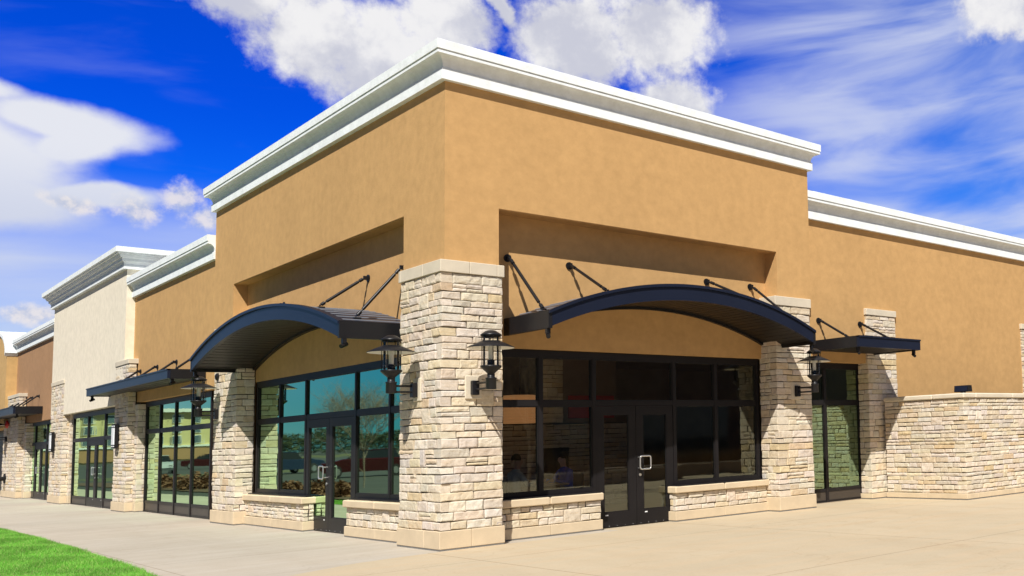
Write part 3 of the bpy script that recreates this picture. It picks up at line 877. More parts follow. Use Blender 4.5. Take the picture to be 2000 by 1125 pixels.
rm = MB('W'); rm.box(.26, 5.6, 19.6, 30.1, 3.5, 3.56); rm.build('inner_ceiling', M['room'], cream)

# ================================================================== BROWN SHOP
brown = thing('brown_shop', 'brown stucco shop with white cornice and dark glass doors', 'shop building', (.05, 35, 0))
bw = MB('W'); bw.box(.05, .45, 30.3, 39.66, 2.99, 6.25); bw.box(.35, .5, 30.3, 33.2, 0, 2.99); bw.box(.45, 8, 36, 36.4, 2.99, 5.9)
bw.build('shop_wall', M['brown'], brown)
rf = MB('W'); rf.box(.4, 9, 30.3, 45, 5.6, 5.7); rf.build('roof', M['roof'], brown)
sweep([(.05, 39.6), (.05, 30.305)], cornice_profile(6.02, 6.56), M['white'], 'cornice', brown)
pier(brown, rng, 'L', 36.9, 40.6, .2, -.02, 4.20, capm=.14, base=.27, cell=.1)
pier(brown, rng, 'L', 36.3, 36.95, .02, -.3, 2.97, cap=False, base=.27, cell=.1, name='stone_jamb')
storefront(brown, 'L', -.2, 30.6, 38.0, .3, 2.99, 2.13, BBARS, (BBARS[0] + .04, BBARS[1] - .04), .27, None, 'dark glazed entrance of the brown shop', 1, barw=.08)
rm = MB('W'); rm.box(5.5, 5.7, 30.3, 46, 0, 3.6); rm.box(.5, 5.6, 38.4, 38.6, 0, 3.6); rm.build('inner_wall', M['room'], brown)
rm = MB('W'); rm.box(.3, 5.6, 30.4, 38.4, -.02, .012); rm.build('inner_floor', M['roomfloor'], brown)
flat_canopy('L', 'dark flat canopy over the brown shop entrance', 33.4, 42.5, -.045, .80, 3.25, 3.53,
            [(a, 3.95, a - .15, .45) for a in (34.2, 35.6, 37.0, 38.4)])

# ================================================================== ARCHED SHOP
far = thing('arched_shop', 'golden stucco shop front with round topped white parapet', 'shop building', (-.3, 44, 0))
mb = MB('L')
n = 18; cy_, hw_ = 44.3, 4.64
arcp = [(cy_ - hw_ * math.cos(math.pi * i / n), 5.9 + 1.25 * math.sin(math.pi * i / n) ** .8) for i in range(n + 1)]
mb.prism([(cy_ - hw_, 2.9)] + arcp + [(cy_ + hw_, 2.9)], -1.9, .3)
mb.build('shop_wall', M['tan2'], far)
mb = MB('L'); top = [(cy_ + (a - cy_) * 1.022, z + .14) for a, z in arcp]; mb.strip(top, arcp, -1.95, .38)
mb.build('arched_coping', M['white'], far)
mb = MB('L'); mb.box(42.6, 48, -.6, -.3, 0, 2.9); mb.build('shop_front', M['bronze'], far)

# ================================================================== RIGHT STONE WALL
gw = thing('garden_wall', 'waist high buff ledgestone wall with pale coping at the right wing', 'stone wall', (10.38, -1, 0))
gw['label'] = 'tall free standing buff ledgestone wall with rounded pale coping'
cs = make_courses(rng, .135, 2.185, .07, .125)
st = Stone(rng, 'R', .036)
quo = [i % 2 for i in range(len(cs))]; tq = [rng.uniform(.12, .3) for _ in cs]
i1 = [0 if k else q for k, q in zip(quo, tq)]; i2 = [q if k else 0 for k, q in zip(quo, tq)]
st.wall((10.38, .22, 0), (0, -1, 0), (-1, 0, 0), 2.26, cs, None, i1, .09, .14, .50, .13, qb=i2)
st.wall((10.38, -2.04, 0), (1, 0, 0), (0, -1, 0), 4.6, cs, i2, None, .09, .14, .50, .13, qa=i1)
st.wall((14.98, -2.04, 0), (1, 0, 0), (0, -1, 0), 6.0, make_courses(rng, .135, 2.185, .09, .15), None, None, .09, .2, .6, .1)
ws = st.build('stone_facing', gw)
mb = MB(); mb.box(10.41, 10.75, -1.98, .215, 0, 2.185); mb.box(10.41, 20.9, -2.01, -1.7, 0, 2.185); mb.build('mortar_core', M['mortar'], gw)
mb = MB()
mb.cbox(10.34, 10.80, -1.2, .225, 2.19, 2.30, .022); mb.cbox(10.34, 10.80, -2.08, -1.204, 2.19, 2.30, .022)
for i in range(7): mb.cbox(10.804 + i * 1.45, 10.80 + (i + 1) * 1.45, -2.08, -1.66, 2.19, 2.30, .022)
mb.build('wall_coping', M['caststone'], gw)
mb = MB()
mb.cbox(10.35, 10.75, -.95, .22, SEAL, .13, .006); mb.cbox(10.35, 10.75, -2.07, -.953, SEAL, .13, .006)
for i in range(7): mb.cbox(10.753 + i * 1.45, 10.75 + (i + 1) * 1.45, -2.07, -1.7, SEAL, .13, .006)
mb.mat = 1; mb.box(10.356, 10.74, -2.064, .214, -.05, SEAL + .004); mb.box(10.75, 20.9, -2.064, -1.7, -.05, SEAL + .004)
mb.build('wall_base', [M['basestone'], M['sealant']], gw)
# flood lamp on the coping
fl = thing('flood_lamp', 'small black box flood lamp on the coping of the stone wall', 'flood lamp', (10.62, -1.86, 2.30))
mb = MB(); mb.prism([(10.54, 2.33), (10.70, 2.33), (10.68, 2.47), (10.56, 2.47)], -2.06, -1.68)
mb.box(10.60, 10.64, -1.93, -1.81, 2.30, 2.335)
mb.build('lamp_housing', M['metal'], fl)
mb = MB(); mb.add([(10.539, -2.04, 2.345), (10.539, -1.70, 2.345), (10.558, -1.70, 2.46), (10.558, -2.04, 2.46), (10.534, -2.04, 2.345), (10.534, -1.70, 2.345), (10.553, -1.70, 2.46), (10.553, -2.04, 2.46)],
   [(0, 1, 2, 3), (7, 6, 5, 4), (0, 4, 5, 1), (1, 5, 6, 2), (2, 6, 7, 3), (3, 7, 4, 0)])
mb.build('lamp_lens', M['navy'], fl)

# ================================================================== WALL LANTERNS (origin: foot of the wall plate's axis, facing -Y)
def lantern(label, loc, rz, LX):
    lan = thing('wall_lantern', label, 'lantern', loc, rz, 'black wall lanterns on the stone piers')
    def LB(): return MB('W')
    def place(mb, name, mat, fix=True):
        o = mb.build(name, mat, None, fix); o.parent = lan; return o
    mb = LB(); mb.cbox(-.13, .13, -.022, .04, 2.24, 2.60, .01); place(mb, 'mounting_stone', M['caststone'])
    mb = LB(); mb.cbox(-.055, .055, -.10, -.022, 2.30, 2.52, .008); place(mb, 'wall_plate', M['metal'])
    for z in (2.385, 2.475):
        mb = LB(); mb.tube((0, -.09, z), (0, -LX + .06, z), .017, None, 10); place(mb, 'bracket_arm', M['metal'])
    mb = LB()
    mb.lathe([(0, 2.362), (.072, 2.362), (.075, 2.37), (.075, 2.515), (.08, 2.52), (.08, 2.535), (.054, 2.54), (.054, 2.60), (.062, 2.61), (.145, 2.685), (.150, 2.70), (.150, 2.715), (0, 2.715)], 0, -LX, 28)
    place(mb, 'lantern_post', M['metal'])
    mb = LB()
    for i in range(6):
        th = math.pi * 2 * (i + .25) / 6; x, y = .132 * math.cos(th), -LX + .132 * math.sin(th)
        mb.tube((x, y, 2.70), (x, y, 3.17), .006, None, 6)
    mb.lathe([(.138, 3.15), (.138, 3.165), (.125, 3.165), (.125, 3.15)], 0, -LX, 24, True)
    place(mb, 'cage', M['metal'])
    mb = LB(); mb.lathe([(.112, 2.716), (.112, 3.16)], 0, -LX, 28); place(mb, 'glass_chimney', M['lampglass'], False)
    mb = LB(); mb.lathe([(0, 2.715), (.052, 2.715), (.052, 2.80), (0, 2.80)], 0, -LX, 16); place(mb, 'burner', M['metal'])
    mb = LB(); mb.lathe([(0, 2.80), (.036, 2.80), (.036, 3.02), (.02, 3.08), (0, 3.09)], 0, -LX, 14); place(mb, 'lamp_bulb', M['candle'])
    mb = LB(); mb.lathe([(.135, 3.085), (.15, 3.078), (.335, 2.992), (.338, 2.984), (.335, 2.982)], 0, -LX, 40)
    sh = place(mb, 'lamp_shade', M['metal'], False)
    mb = LB(); mb.lathe([(.333, 2.981), (.150, 3.070), (.135, 3.076), (.135, 3.085)], 0, -LX, 40)
    o = mb.build('shade_lining', M['lampwhite'], None, False); o.parent = sh
    mb = LB(); mb.lathe([(0, 3.165), (.150, 3.165), (.152, 3.178), (.125, 3.20), (.075, 3.235), (.05, 3.245), (0, 3.247)], 0, -LX, 28); place(mb, 'lantern_cap', M['metal'])
    return lan
lan_r = lantern('black lantern on the right face of the corner pier', (.41, -.085, 0), 0, .56)
copy_of(lan_r, (7.25, -.085, 0), 0, 'black lantern beside the narrow window at the right wing')
lan_l = lantern('black lantern on the left face of the corner pier', (-.085, .70, 0), -math.pi / 2, .40)
copy_of(lan_l, (-.085, 10.80, 0), -math.pi / 2, 'black lantern between the left arched canopy and the long flat canopy')
copy_of(lan_l, (-.2, 39.4, 0), -math.pi / 2, 'black lantern by the brown shop, cut by the photo edge')

# sconces on the cream shop piers
def sconce(y, d, label):
    s = thing('wall_sconce', label, 'sconce', (-d, y, 2.1), 0, 'frosted panel sconces on the cream shop piers')
    mb = MB('L'); mb.cbox(y - .165, y + .165, d, d + .10, 1.80, 2.43, .02); mb.build('sconce_panel', M['sign_white'], s)
    mb = MB('L')
    for q in ((y - .19, y - .16, d, d + .085, 1.77, 2.46), (y + .16, y + .19, d, d + .085, 1.77, 2.46)): mb.box(*q)
    for z in (1.77, 1.85, 2.36, 2.43): mb.box(y - .16, y + .16, d + .002, d + .104, z, z + .026)
    mb.build('sconce_frame', M['metal'], s)
sconce(20.0, .185, 'black framed white sconce on the pier beside the long flat canopy')
sconce(29.4, .195, 'black framed white sconce on the pier beside the brown shop entrance')

# small fixtures
bl = thing('alarm_bell', 'round red alarm bell high on the brown shop pier', 'alarm bell', (-.2, 39.2, 3.02))
mb = MB(); mb.tube((-.2, 39.2, 3.02), (-.24, 39.2, 3.02), .07, None, 14); mb.build('bell_mount', M['red'], bl)
mb = MB(); mb.tube((-.24, 39.2, 3.02), (-.30, 39.2, 3.02), .17, .15, 18); mb.tube((-.30, 39.2, 3.02), (-.33, 39.2, 3.02), .15, .05, 18); mb.build('bell_gong', M['red'], bl)
hy = thing('hose_connection', 'black fire hose connection low on the brown shop pier', 'hose connection', (-.2, 39.6, .78))
mb = MB(); mb.tube((-.2, 39.6, .78), (-.25, 39.6, .78), .2, None, 16); mb.build('wall_flange', M['metal'], hy)
mb = MB(); mb.tube((-.25, 39.48, .78), (-.45, 39.42, .74), .085, None, 12); mb.tube((-.25, 39.72, .78), (-.45, 39.78, .74), .085, None, 12); mb.build('hose_inlet', M['metal'], hy)
vt = thing('round_vent', 'small grey round vent on the pier below the left arched canopy', 'vent', (-.085, 10.9, 3.25))
mb = MB('L'); mb.tube((10.9, .085, 3.25), (10.9, .125, 3.25), .085, None, 16); mb.tube((10.9, .125, 3.25), (10.9, .15, 3.25), .085, .05, 16); mb.build('vent_cover', M['soffit'], vt)

# ceiling downlights that glow behind the glass
def ceil_light(x, y, label):
    c = thing('ceiling_light', label, 'ceiling light', (x, y, 3.49), 0, 'warm downlights inside the corner shop')
    mb = MB(); mb.lathe([(.075, 3.5), (.11, 3.5), (.11, 3.48), (.075, 3.48)], x, y, 20, True); mb.build('light_trim', M['lampwhite'], c)
    mb = MB(); mb.lathe([(0, 3.488), (.075, 3.488), (.075, 3.498), (0, 3.498)], x, y, 20); mb.build('light_lens', M['bulb'], c)
ceil_light(4.4, 5.6, 'warm downlight in the ceiling above the hearth wall')
ceil_light(3.1, 11.0, 'warm downlight behind the glass right of the teal double doors')
ceil_light(3.3, 3.5, 'added warm downlight over the small dining table')  # extra lamp added to brighten the diners behind the glass

# ================================================================== DINERS SEEN THROUGH THE RIGHT GLASS
def skin_body(name, joints, edges, radii, matf, mats, parent):
    me = bpy.data.meshes.new(name + '_skeleton'); me.from_pydata(joints, edges, [])
    ob = bpy.data.objects.new(name, me); COL.objects.link(ob)
    md = ob.modifiers.new('skin', 'SKIN'); ob.modifiers.new('sub', 'SUBSURF').levels = 2
    ob.modifiers[1].render_levels = 2
    for i, sv in enumerate(me.skin_vertices[0].data):
        r = radii[i]; sv.radius = r if isinstance(r, tuple) else (r, r); sv.use_root = (i == 0)
    dg = bpy.context.evaluated_depsgraph_get(); dg.update()
    m2 = bpy.data.meshes.new_from_object(ob.evaluated_get(dg))
    ob.modifiers.clear(); ob.data = m2; bpy.data.meshes.remove(me)
    m2.materials.clear()
    for m_ in mats: m2.materials.append(m_)
    for pl in m2.polygons:
        pl.material_index = matf(pl.center); pl.use_smooth = True
    attach(ob, parent)
    return ob

def diner(x, y, s, shirt, label):
    """s = +1 faces +X, -1 faces -X; seated, hands on the table top at z .745"""
    th = thing('person', label, 'person', (x, y, 0))
    J = []; Rd = []; E_ = []
    def add(dx, dy, z, r, par=None):
        J.append((x + s * dx, y + dy, z)); Rd.append(r)
        if par is not None: E_.append((par, len(J) - 1))
        return len(J) - 1
    pel = add(0, 0, .52, (.15, .12)); wa = add(.01, 0, .68, (.14, .11), pel); ch = add(.03, 0, .88, (.17, .12), wa)
    nk = add(.06, 0, 1.03, .058, ch); nh = add(.08, 0, 1.08, .055, nk); hd = add(.10, 0, 1.17, (.078, .09), nh); tp = add(.09, 0, 1.255, (.065, .075), hd)
    no = add(.19, 0, 1.155, .014, hd)
    for q in (-1, 1):
        hp = add(.03, q * .10, .52, .095, pel); kn = add(.43, q * .12, .53, .062, hp); an = add(.42, q * .12, .12, .042, kn); to = add(.56, q * .13, .05, .035, an)
        sh = add(.03, q * .19, .965, .062, ch); el = add(.16, q * .25, .74, .045, sh); wr = add(.36, q * .15, .80, .030, el); pm = add(.43, q * .12, .79, (.035, .018), wr)
        for k in range(4):
            f1 = add(.475, q * (.10 + .019 * k), .79, .009, pm); f2 = add(.50 - .006 * abs(k - 1.3), q * (.098 + .02 * k), .775, .008, f1); add(.515 - .008 * abs(k - 1.3), q * (.096 + .02 * k), .762, .007, f2)
        t1 = add(.42, q * .075, .79, .011, pm); add(.46, q * .06, .782, .009, t1)
    def mf(c):
        dx = s * (c.x - x)
        if c.z > 1.045: return 0
        if dx > .38 and c.z > .70: return 0
        if c.z < .60: return 2 if c.z > .09 else 2
        return 1
    skin_body('body', J, E_, Rd, mf, [M['skin'], shirt, M['trouser']], th)
    hm = MB(); hx = x + s * .055
    prof = [(0, 1.345), (.05, 1.335), (.082, 1.30), (.092, 1.25), (.088, 1.215), (.08, 1.215), (.08, 1.25), (0, 1.31)]
    hm.lathe(prof, hx, y, 20); h = hm.build('hair', M['hair'], th)
    return th
diner(3.85, 3.0, -1, M['blue'], 'person in a blue shirt seated at the table behind the right glass')
diner(2.72, 3.0, 1, M['palecloth'], 'person in a pale top seated at the table behind the right glass')
tb = thing('dining_table', 'small dark dining table between the two seated people', 'table', (3.3, 3.0, 0))
mb = MB(); mb.cbox(2.93, 3.67, 2.6, 3.4, .705, .74, .01); mb.build('tabletop', M['caststone'], tb)
mb = MB(); mb.lathe([(0, .012), (.25, .012), (.25, .03), (.05, .06), (.04, .705), (0, .705)], 3.3, 3.0, 16); mb.build('table_pedestal', M['metal'], tb)
def dchair(x, s, label):
    c = thing('dining_chair', label, 'chair', (x, 3.0, 0))
    mb = MB(); mb.cbox(x - .21, x + .21, 2.79, 3.21, .40, .44, .01); mb.build('seat', M['wood'], c)
    bx = x - s * .2
    mb = MB(); mb.cbox(bx - .018, bx + .018, 2.80, 3.20, .60, .92, .01); mb.build('backrest', M['wood'], c)
    for (lx, ly) in ((-.18, -.18), (-.18, .18), (.18, -.18), (.18, .18)):
        top = .92 if lx * s < 0 else .40
        mb = MB(); mb.tube((x + lx, 3 + ly, .012), (x + lx, 3 + ly, top), .018); mb.build('leg', M['wood'], c)
dchair(3.9, -1, 'dark wooden chair under the person in blue'); dchair(2.67, 1, 'dark wooden chair under the person in the pale top')

M['weave'] = emit('glowing_woven_shade', (.55, .26, .10), .35)
pl_ = thing('pendant_lamp', 'warm woven drum pendant lamp behind the right glass', 'pendant lamp', (3.94, 5.0, 2.2))
mb = MB(); mb.lathe([(.33, 1.96), (.33, 2.56), (.32, 2.56), (.32, 1.96)], 3.94, 5.0, 28, True)
for k in range(9): mb.lathe([(.332, 1.97 + k * .066), (.342, 1.985 + k * .066), (.332, 2.0 + k * .066)], 3.94, 5.0, 28)
mb.build('lamp_shade', M['weave'], pl_)
mb = MB(); mb.tube((3.94, 5, 2.5), (3.94, 5, 3.5), .01); mb.build('lamp_cord', M['metal'], pl_)
for x_, lb in ((5.75, 'red wall panel above the hearth, nearer the stone column'), (6.45, 'red wall panel above the hearth, farther from the stone column')):
    mb = MB(); mb.cbox(x_, x_ + .55, 6.05, 6.1, 2.08, 2.62, .01); tag(mb.build('wall_panel', M['red']), lb, 'wall panel', 'red wall panels above the hearth')
mb = MB(); mb.cbox(5.56, 7.1, 6.1, 6.3, 1.98, 3.5, .01); mb.build('inner_partition', M['room'], shop)

# ================================================================== SURROUNDINGS MIRRORED IN THE GLASS
def branch(mb, rg, p, d, L_, r, lev, up=.25):
    n = 3
    for i in range(n):
        q = p + d * (L_ / n)
        mb.tube(p, q, r * (1 - .25 * i / n), r * (1 - .25 * (i + 1) / n), 5 if lev < 2 else 4, False)
        p = q; d = (d + Vector((rg.gauss(0, .10), rg.gauss(0, .10), rg.gauss(0, .06) + up * .25))).normalized()
        if lev > 0 and (i > 0 or lev < 3):
            for _ in range(2):
                a = rg.uniform(0, 6.283); nd = (d * .75 + Vector((math.cos(a), math.sin(a), .25)) * .75).normalized()
                branch(mb, rg, p, nd, L_ * rg.uniform(.5, .72), r * .55, lev - 1, up)
def bare_tree(x, y, h, seed, label, sp=.45, nb=7, tk=.009):
    rg = random.Random(seed); t = thing('bare_tree', label, 'tree', (x, y, 0))
    mb = MB(); mb.tube((x, y, -.05), (x + .04, y, h * .3), h * tk, h * tk * .8, 8); mb.build('trunk', M['bark'], t)
    mb = MB()
    for k in range(nb):
        a = k * 2.4; z = h * (.12 + .11 * min(k, 2)) if k < 3 else h * .3
        branch(mb, rg, Vector((x + .04, y, z)), Vector((math.cos(a) * sp, math.sin(a) * sp, 1)).normalized(), h * .33, h * tk * .45, 3)
    mb.build('crown', M['bark'], t)
bare_tree(-8.4, 26.6, 4.6, 3, 'bare branching tree at the lawn edge, mirrored in the left glass', .8, 20, .0065)
bare_tree(8.1, -11.2, 5.4, 8, 'slender bare young tree, mirrored in the right glass', .17, 5, .0065)
M['planter'] = plain('brown_planter_stone', (.26, .20, .14), .9, 0, .25, 3)
def planter(x, y, label, seed):
    rg = random.Random(seed); t = thing('stone_planter', label, 'planter', (x, y, 0))
    mb = MB(); mb.cbox(x - 2.6, x + 2.6, y - .7, y + .7, -.02, .48, .03); mb.build('planter_wall', M['planter'], t)
    mb = MB()
    for _ in range(700):
        px, py = x + rg.uniform(-2.4, 2.4), y + rg.uniform(-.5, .5); h = rg.uniform(.3, .75); lx, ly = rg.gauss(0, .12), rg.gauss(0, .12)
        mb.add([(px - .008, py, .47), (px + .008, py, .47), (px + lx, py + ly, .47 + h)], [(0, 1, 2)])
    mb.build('dry_grass_tuft', M['drygrass'], t, fix=False)
planter(13.2, -14.6, 'pale stone planter of dry grass across the plaza', 1)
planter(19.5, -16.2, 'pale stone planter of dry grass farther along the plaza', 2)
def shrub(x, y, r, label, seed):
    rg = random.Random(seed); mb = MB()
    for _ in range(900):
        a = rg.uniform(0, 6.283); e = rg.uniform(0, 1.4); q = r * rg.uniform(.55, 1.05) * (1 + .2 * math.sin(a * 3 + seed))
        c = Vector((x + q * math.cos(a) * math.cos(e), y + q * math.sin(a) * math.cos(e), .02 + .75 * q * math.sin(e)))
        u = Vector((rg.gauss(0, 1), rg.gauss(0, 1), rg.gauss(0, 1))).normalized() * .07; w = u.orthogonal().normalized() * .05
        mb.add([tuple(c - u), tuple(c + w), tuple(c + u), tuple(c - w)], [(0, 1, 2, 3)])
    o = mb.build('low_shrub', M['twig'], fix=False)
    tag(o, label, 'shrub', 'russet shrubs on the lawn verge')
for i, (x, y, r) in enumerate(((-4.9, 19.5, .55), (-5.2, 21.6, .6), (-5.0, 24.2, .5), (-5.3, 36, .8), (-5.1, 40, .7))):
    shrub(x, y, r, 'low russet shrub on the verge, number %s from the corner' % ('one', 'two', 'three', 'four', 'five')[i], i)

def car(x, y, rz, paint, label):
    t = thing('parked_car', label, 'car', (x, y, -.03), rz, 'cars in the parking lot')
    def put(mb, name, mat):
        o = mb.build(name, mat); o.parent = t; return o
    side = [(-2.25, .45), (-2.2, .30), (2.15, .30), (2.28, .5), (2.2, .78), (1.2, .92), (-1.9, .95), (-2.25, .85)]
    mb = MB(); n = len(side)
    vs = []
    for y_, k in ((-.9, .0), (-.82, .05), (.82, .05), (.9, .0)):
        vs += [(a, y_, z + (k if z > .6 else 0)) for a, z in side]
    fs = [tuple(range(n - 1, -1, -1)), tuple(range(3 * n, 4 * n))]
    for q in range(3): fs += [(q * n + i, q * n + (i + 1) % n, (q + 1) * n + (i + 1) % n, (q + 1) * n + i) for i in range(n)]
    mb.add(vs, fs); put(mb, 'body', paint)
    def cabin(k, z0, z1):
        b = [(-1.75, z0), (1.05, z0), (.35, z1), (-1.35, z1)]
        v_ = [(a, -.80, z) if z == z0 else (a, -.62, z) for a, z in b] + [(a, .80, z) if z == z0 else (a, .62, z) for a, z in b]
        m_ = MB(); m_.add(v_, [(3, 2, 1, 0), (4, 5, 6, 7)] + [(i, (i + 1) % 4, 4 + (i + 1) % 4, 4 + i) for i in range(4)]); return m_
    put(cabin(0, .9, 1.45), 'window_band', M['carglass'])
    mb = MB(); mb.cbox(-1.38, .4, -.64, .64, 1.44, 1.49, .02); put(mb, 'roof', paint)
    for wx in (-1.4, 1.4):
        for wy in (-.86, .86):
            mb = MB(); mb.tube((wx, wy - .1, .33), (wx, wy + .1, .33), .33, None, 20); w = put(mb, 'wheel', M['tyre'])
            mb = MB(); mb.tube((wx, wy - .106, .33), (wx, wy + .106, .33), .2, None, 14); o = mb.build('rim', M['rim']); o.parent = w
    for wy in (-.65, .65):
        mb = MB(); mb.cbox(2.15, 2.27, wy - .16, wy + .16, .58, .72, .02); put(mb, 'headlight', M['steel'])
car(-14.2, 41.5, rad(20), M['carred'], 'dark red car parked nearest the bare tree')
car(-15.2, 57.5, rad(160), M['carblue'], 'dark blue car parked behind the dark red one')
car(-13.6, 81, rad(-80), M['carwhite'], 'silver car facing the shops in the parking lot')
car(-22.0, 101, rad(15), M['carred'], 'dark red car parked farthest from the shops')
hyd = thing('fire_hydrant', 'red fire hydrant on the lawn verge', 'hydrant', (-6.6, 33, 0))
mb = MB(); mb.lathe([(0, 0), (.16, 0), (.16, .05), (.1, .06), (.1, .55), (.13, .56), (.13, .6), (.09, .68), (0, .74)], -6.6, 33, 16); mb.build('barrel', M['red'], hyd)
mb = MB(); mb.tube((-6.8, 33, .42), (-6.4, 33, .42), .06); mb.tube((-6.6, 32.82, .36), (-6.6, 33, .36), .07); mb.build('outlet', M['red'], hyd)

ho = thing('hotel', 'long yellow hotel with white trim beyond the parking lot', 'hotel', (-43, 250, 0))
mb = MB(); mb.box(-68, -18, 250, 264, 0, 11.0); mb.build('wall', M['hotel'], ho)
mb = MB(); mb.box(-69, -17, 249, 265, 11.0, 11.8); mb.box(-68.4, -17.6, 249.6, 250, 3.1, 3.5); mb.build('roof_cornice', M['hotelw'], ho)
for fl_ in range(3):
    for k in range(12):
        x0 = -66 + k * 3.9; z0 = 3.9 + fl_ * 2.4
        mb = MB(); mb.box(x0 - .15, x0 + 1.75, 249.75, 250.0, z0 - .15, z0 + 1.75); w_ = mb.build('window', M['hotelw'], ho)
        mb = MB(); mb.box(x0, x0 + 1.6, 249.7, 249.76, z0, z0 + 1.6); mb.build('window_glass', M['hotelg'], w_)
mb = MB(); mb.box(-68, -18, 249.8, 250.01, .3, 2.8); mb.build('shop_front', M['brown'], ho)
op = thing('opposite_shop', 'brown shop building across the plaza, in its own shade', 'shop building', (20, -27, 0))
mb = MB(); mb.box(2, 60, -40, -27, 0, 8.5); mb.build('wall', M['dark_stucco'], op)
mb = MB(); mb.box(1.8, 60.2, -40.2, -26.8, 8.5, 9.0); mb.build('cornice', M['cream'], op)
for k in range(6):
    mb = MB(); mb.box(5 + k * 9, 11 + k * 9, -26.99, -26.9, .4, 3.2); mb.build('window', M['carglass'], op)
# far tree belt
def belt():
    rg = np.random.default_rng(3); n = 26000
    x = rg.uniform(-230, -40, n); y = 285 + rg.uniform(-8, 8, n)
    hmax = 5.2 + 1.8 * np.sin(x * .11) + 1.0 * np.sin(x * .37 + 1) + .7 * np.sin(x * .9)
    z = rg.uniform(0, 1, n) ** .6 * hmax; r = rg.uniform(.3, .9, n)
    c = np.stack([x, y, z], 1); a = rg.normal(0, 1, (n, 3)); a /= np.linalg.norm(a, axis=1)[:, None]; b_ = rg.normal(0, 1, (n, 3)); b_ /= np.linalg.norm(b_, axis=1)[:, None]
    V = np.stack([c - a * r[:, None], c + b_ * r[:, None] * .6, c + a * r[:, None]], 1).reshape(-1, 3)
    me = bpy.data.meshes.new('treeline'); me.from_pydata(V.tolist(), [], np.arange(n * 3).reshape(-1, 3).tolist()); me.materials.append(M['leaf_dark'])
    o = bpy.data.objects.new('treeline', me); COL.objects.link(o); tag(o, 'far dark belt of trees beyond the parking lot', 'trees', kind='stuff')
belt()

# ================================================================== SUN, SKY, CAMERA
SD = Vector((.452, .459, -.765)).normalized()
sl = bpy.data.lights.new('sun', 'SUN'); sl.energy = 5.0; sl.angle = rad(.5); sl.color = (1.0, .955, .88)
so = bpy.data.objects.new('sun', sl); COL.objects.link(so); so.rotation_euler = SD.to_track_quat('-Z', 'Y').to_euler(); so.location = (-20, -20, 40)

world = bpy.data.worlds.new('World'); scene.world = world; world.use_nodes = True
nt = world.node_tree; nt.nodes.clear()
def Mth(op, a, b=None, c=None):
    n = nt.nodes.new('ShaderNodeMath'); n.operation = op
    for i, x in enumerate((a, b, c)):
        if x is None: continue
        if hasattr(x, 'links'): nt.links.new(x, n.inputs[i])
        else: n.inputs[i].default_value = x
    return n.outputs[0]
def MR(x, a, b, c=0, d=1, smooth=True):
    n = nt.nodes.new('ShaderNodeMapRange'); n.interpolation_type = 'SMOOTHSTEP' if smooth else 'LINEAR'
    nt.links.new(x, n.inputs[0])
    for i, v_ in enumerate((a, b, c, d)): n.inputs[i + 1].default_value = v_
    return n.outputs[0]
def comb(x, y, z=0.0):
    n = nt.nodes.new('ShaderNodeCombineXYZ')
    for i, v_ in enumerate((x, y, z)):
        if hasattr(v_, 'links'): nt.links.new(v_, n.inputs[i])
        else: n.inputs[i].default_value = v_
    return n.outputs[0]
def FBM(vec, scale, detail=8, rough=.58, dist=0.0):
    n = nt.nodes.new('ShaderNodeTexNoise'); n.inputs['Scale'].default_value = scale; n.inputs['Detail'].default_value = detail
    n.inputs['Roughness'].default_value = rough; n.inputs['Distortion'].default_value = dist
    nt.links.new(vec, n.inputs['Vector']); return n
def mixc(f, a, b):
    n = nt.nodes.new('ShaderNodeMix'); n.data_type = 'RGBA'
    for s_, v_ in ((n.inputs[0], f), (n.inputs[6], a), (n.inputs[7], b)):
        if hasattr(v_, 'links'): nt.links.new(v_, s_)
        else: s_.default_value = v_ if not isinstance(v_, tuple) else (*v_, 1)
    return n.outputs[2]
tc = nt.nodes.new('ShaderNodeTexCoord')
sep = nt.nodes.new('ShaderNodeSeparateXYZ'); nt.links.new(tc.outputs['Generated'], sep.inputs[0])
X_, Y_, Z_ = sep.outputs
az = Mth('MULTIPLY', Mth('ARCTAN2', X_, Y_), 57.29578)
el = Mth('MULTIPLY', Mth('ARCSINE', Mth('MINIMUM', Mth('MAXIMUM', Z_, -1.0), 1.0)), 57.29578)
sky = nt.nodes.new('ShaderNodeTexSky'); sky.sky_type = 'NISHITA'; sky.sun_disc = False
sky.sun_elevation = rad(49.9); sky.sun_rotation = math.atan2(-.444, -.467) % (2 * math.pi)
sky.air_density = 1.0; sky.dust_density = .3; sky.ozone_density = 3.0
# deep polarised blue high up, paler towards the horizon
hs = nt.nodes.new('ShaderNodeMix'); hs.data_type = 'RGBA'; hs.blend_type = 'MULTIPLY'; hs.inputs[0].default_value = 1
nt.links.new(sky.outputs[0], hs.inputs[6])
tint = mixc(MR(el, 9, 18), mixc(MR(el, 2, 10), (.95, 1.5, 2.2), (.04, .72, 2.6)), (.004, .46, 2.55))
tint = mixc(MR(az, 30, 58), tint, mixc(MR(el, 3, 22), (.8, 1.2, 2.1), (.05, .88, 2.7)))
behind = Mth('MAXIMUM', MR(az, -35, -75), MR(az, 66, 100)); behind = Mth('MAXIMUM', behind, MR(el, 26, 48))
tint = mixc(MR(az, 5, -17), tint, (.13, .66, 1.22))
tint = mixc(behind, tint, (.09, .25, .55))  # sky outside the view darkened to cut the fill light
nt.links.new(tint, hs.inputs[7])
blue = hs.outputs[2]
P2 = comb(az, el)
wn = FBM(P2, .16, 7, .6)
wa = nt.nodes.new('ShaderNodeVectorMath'); wa.operation = 'SUBTRACT'; nt.links.new(wn.outputs['Color'], wa.inputs[0]); wa.inputs[1].default_value = (.5, .5, .5)
wm = nt.nodes.new('ShaderNodeVectorMath'); wm.operation = 'MULTIPLY'; nt.links.new(wa.outputs[0], wm.inputs[0]); wm.inputs[1].default_value = (5.0, 3.4, 0)
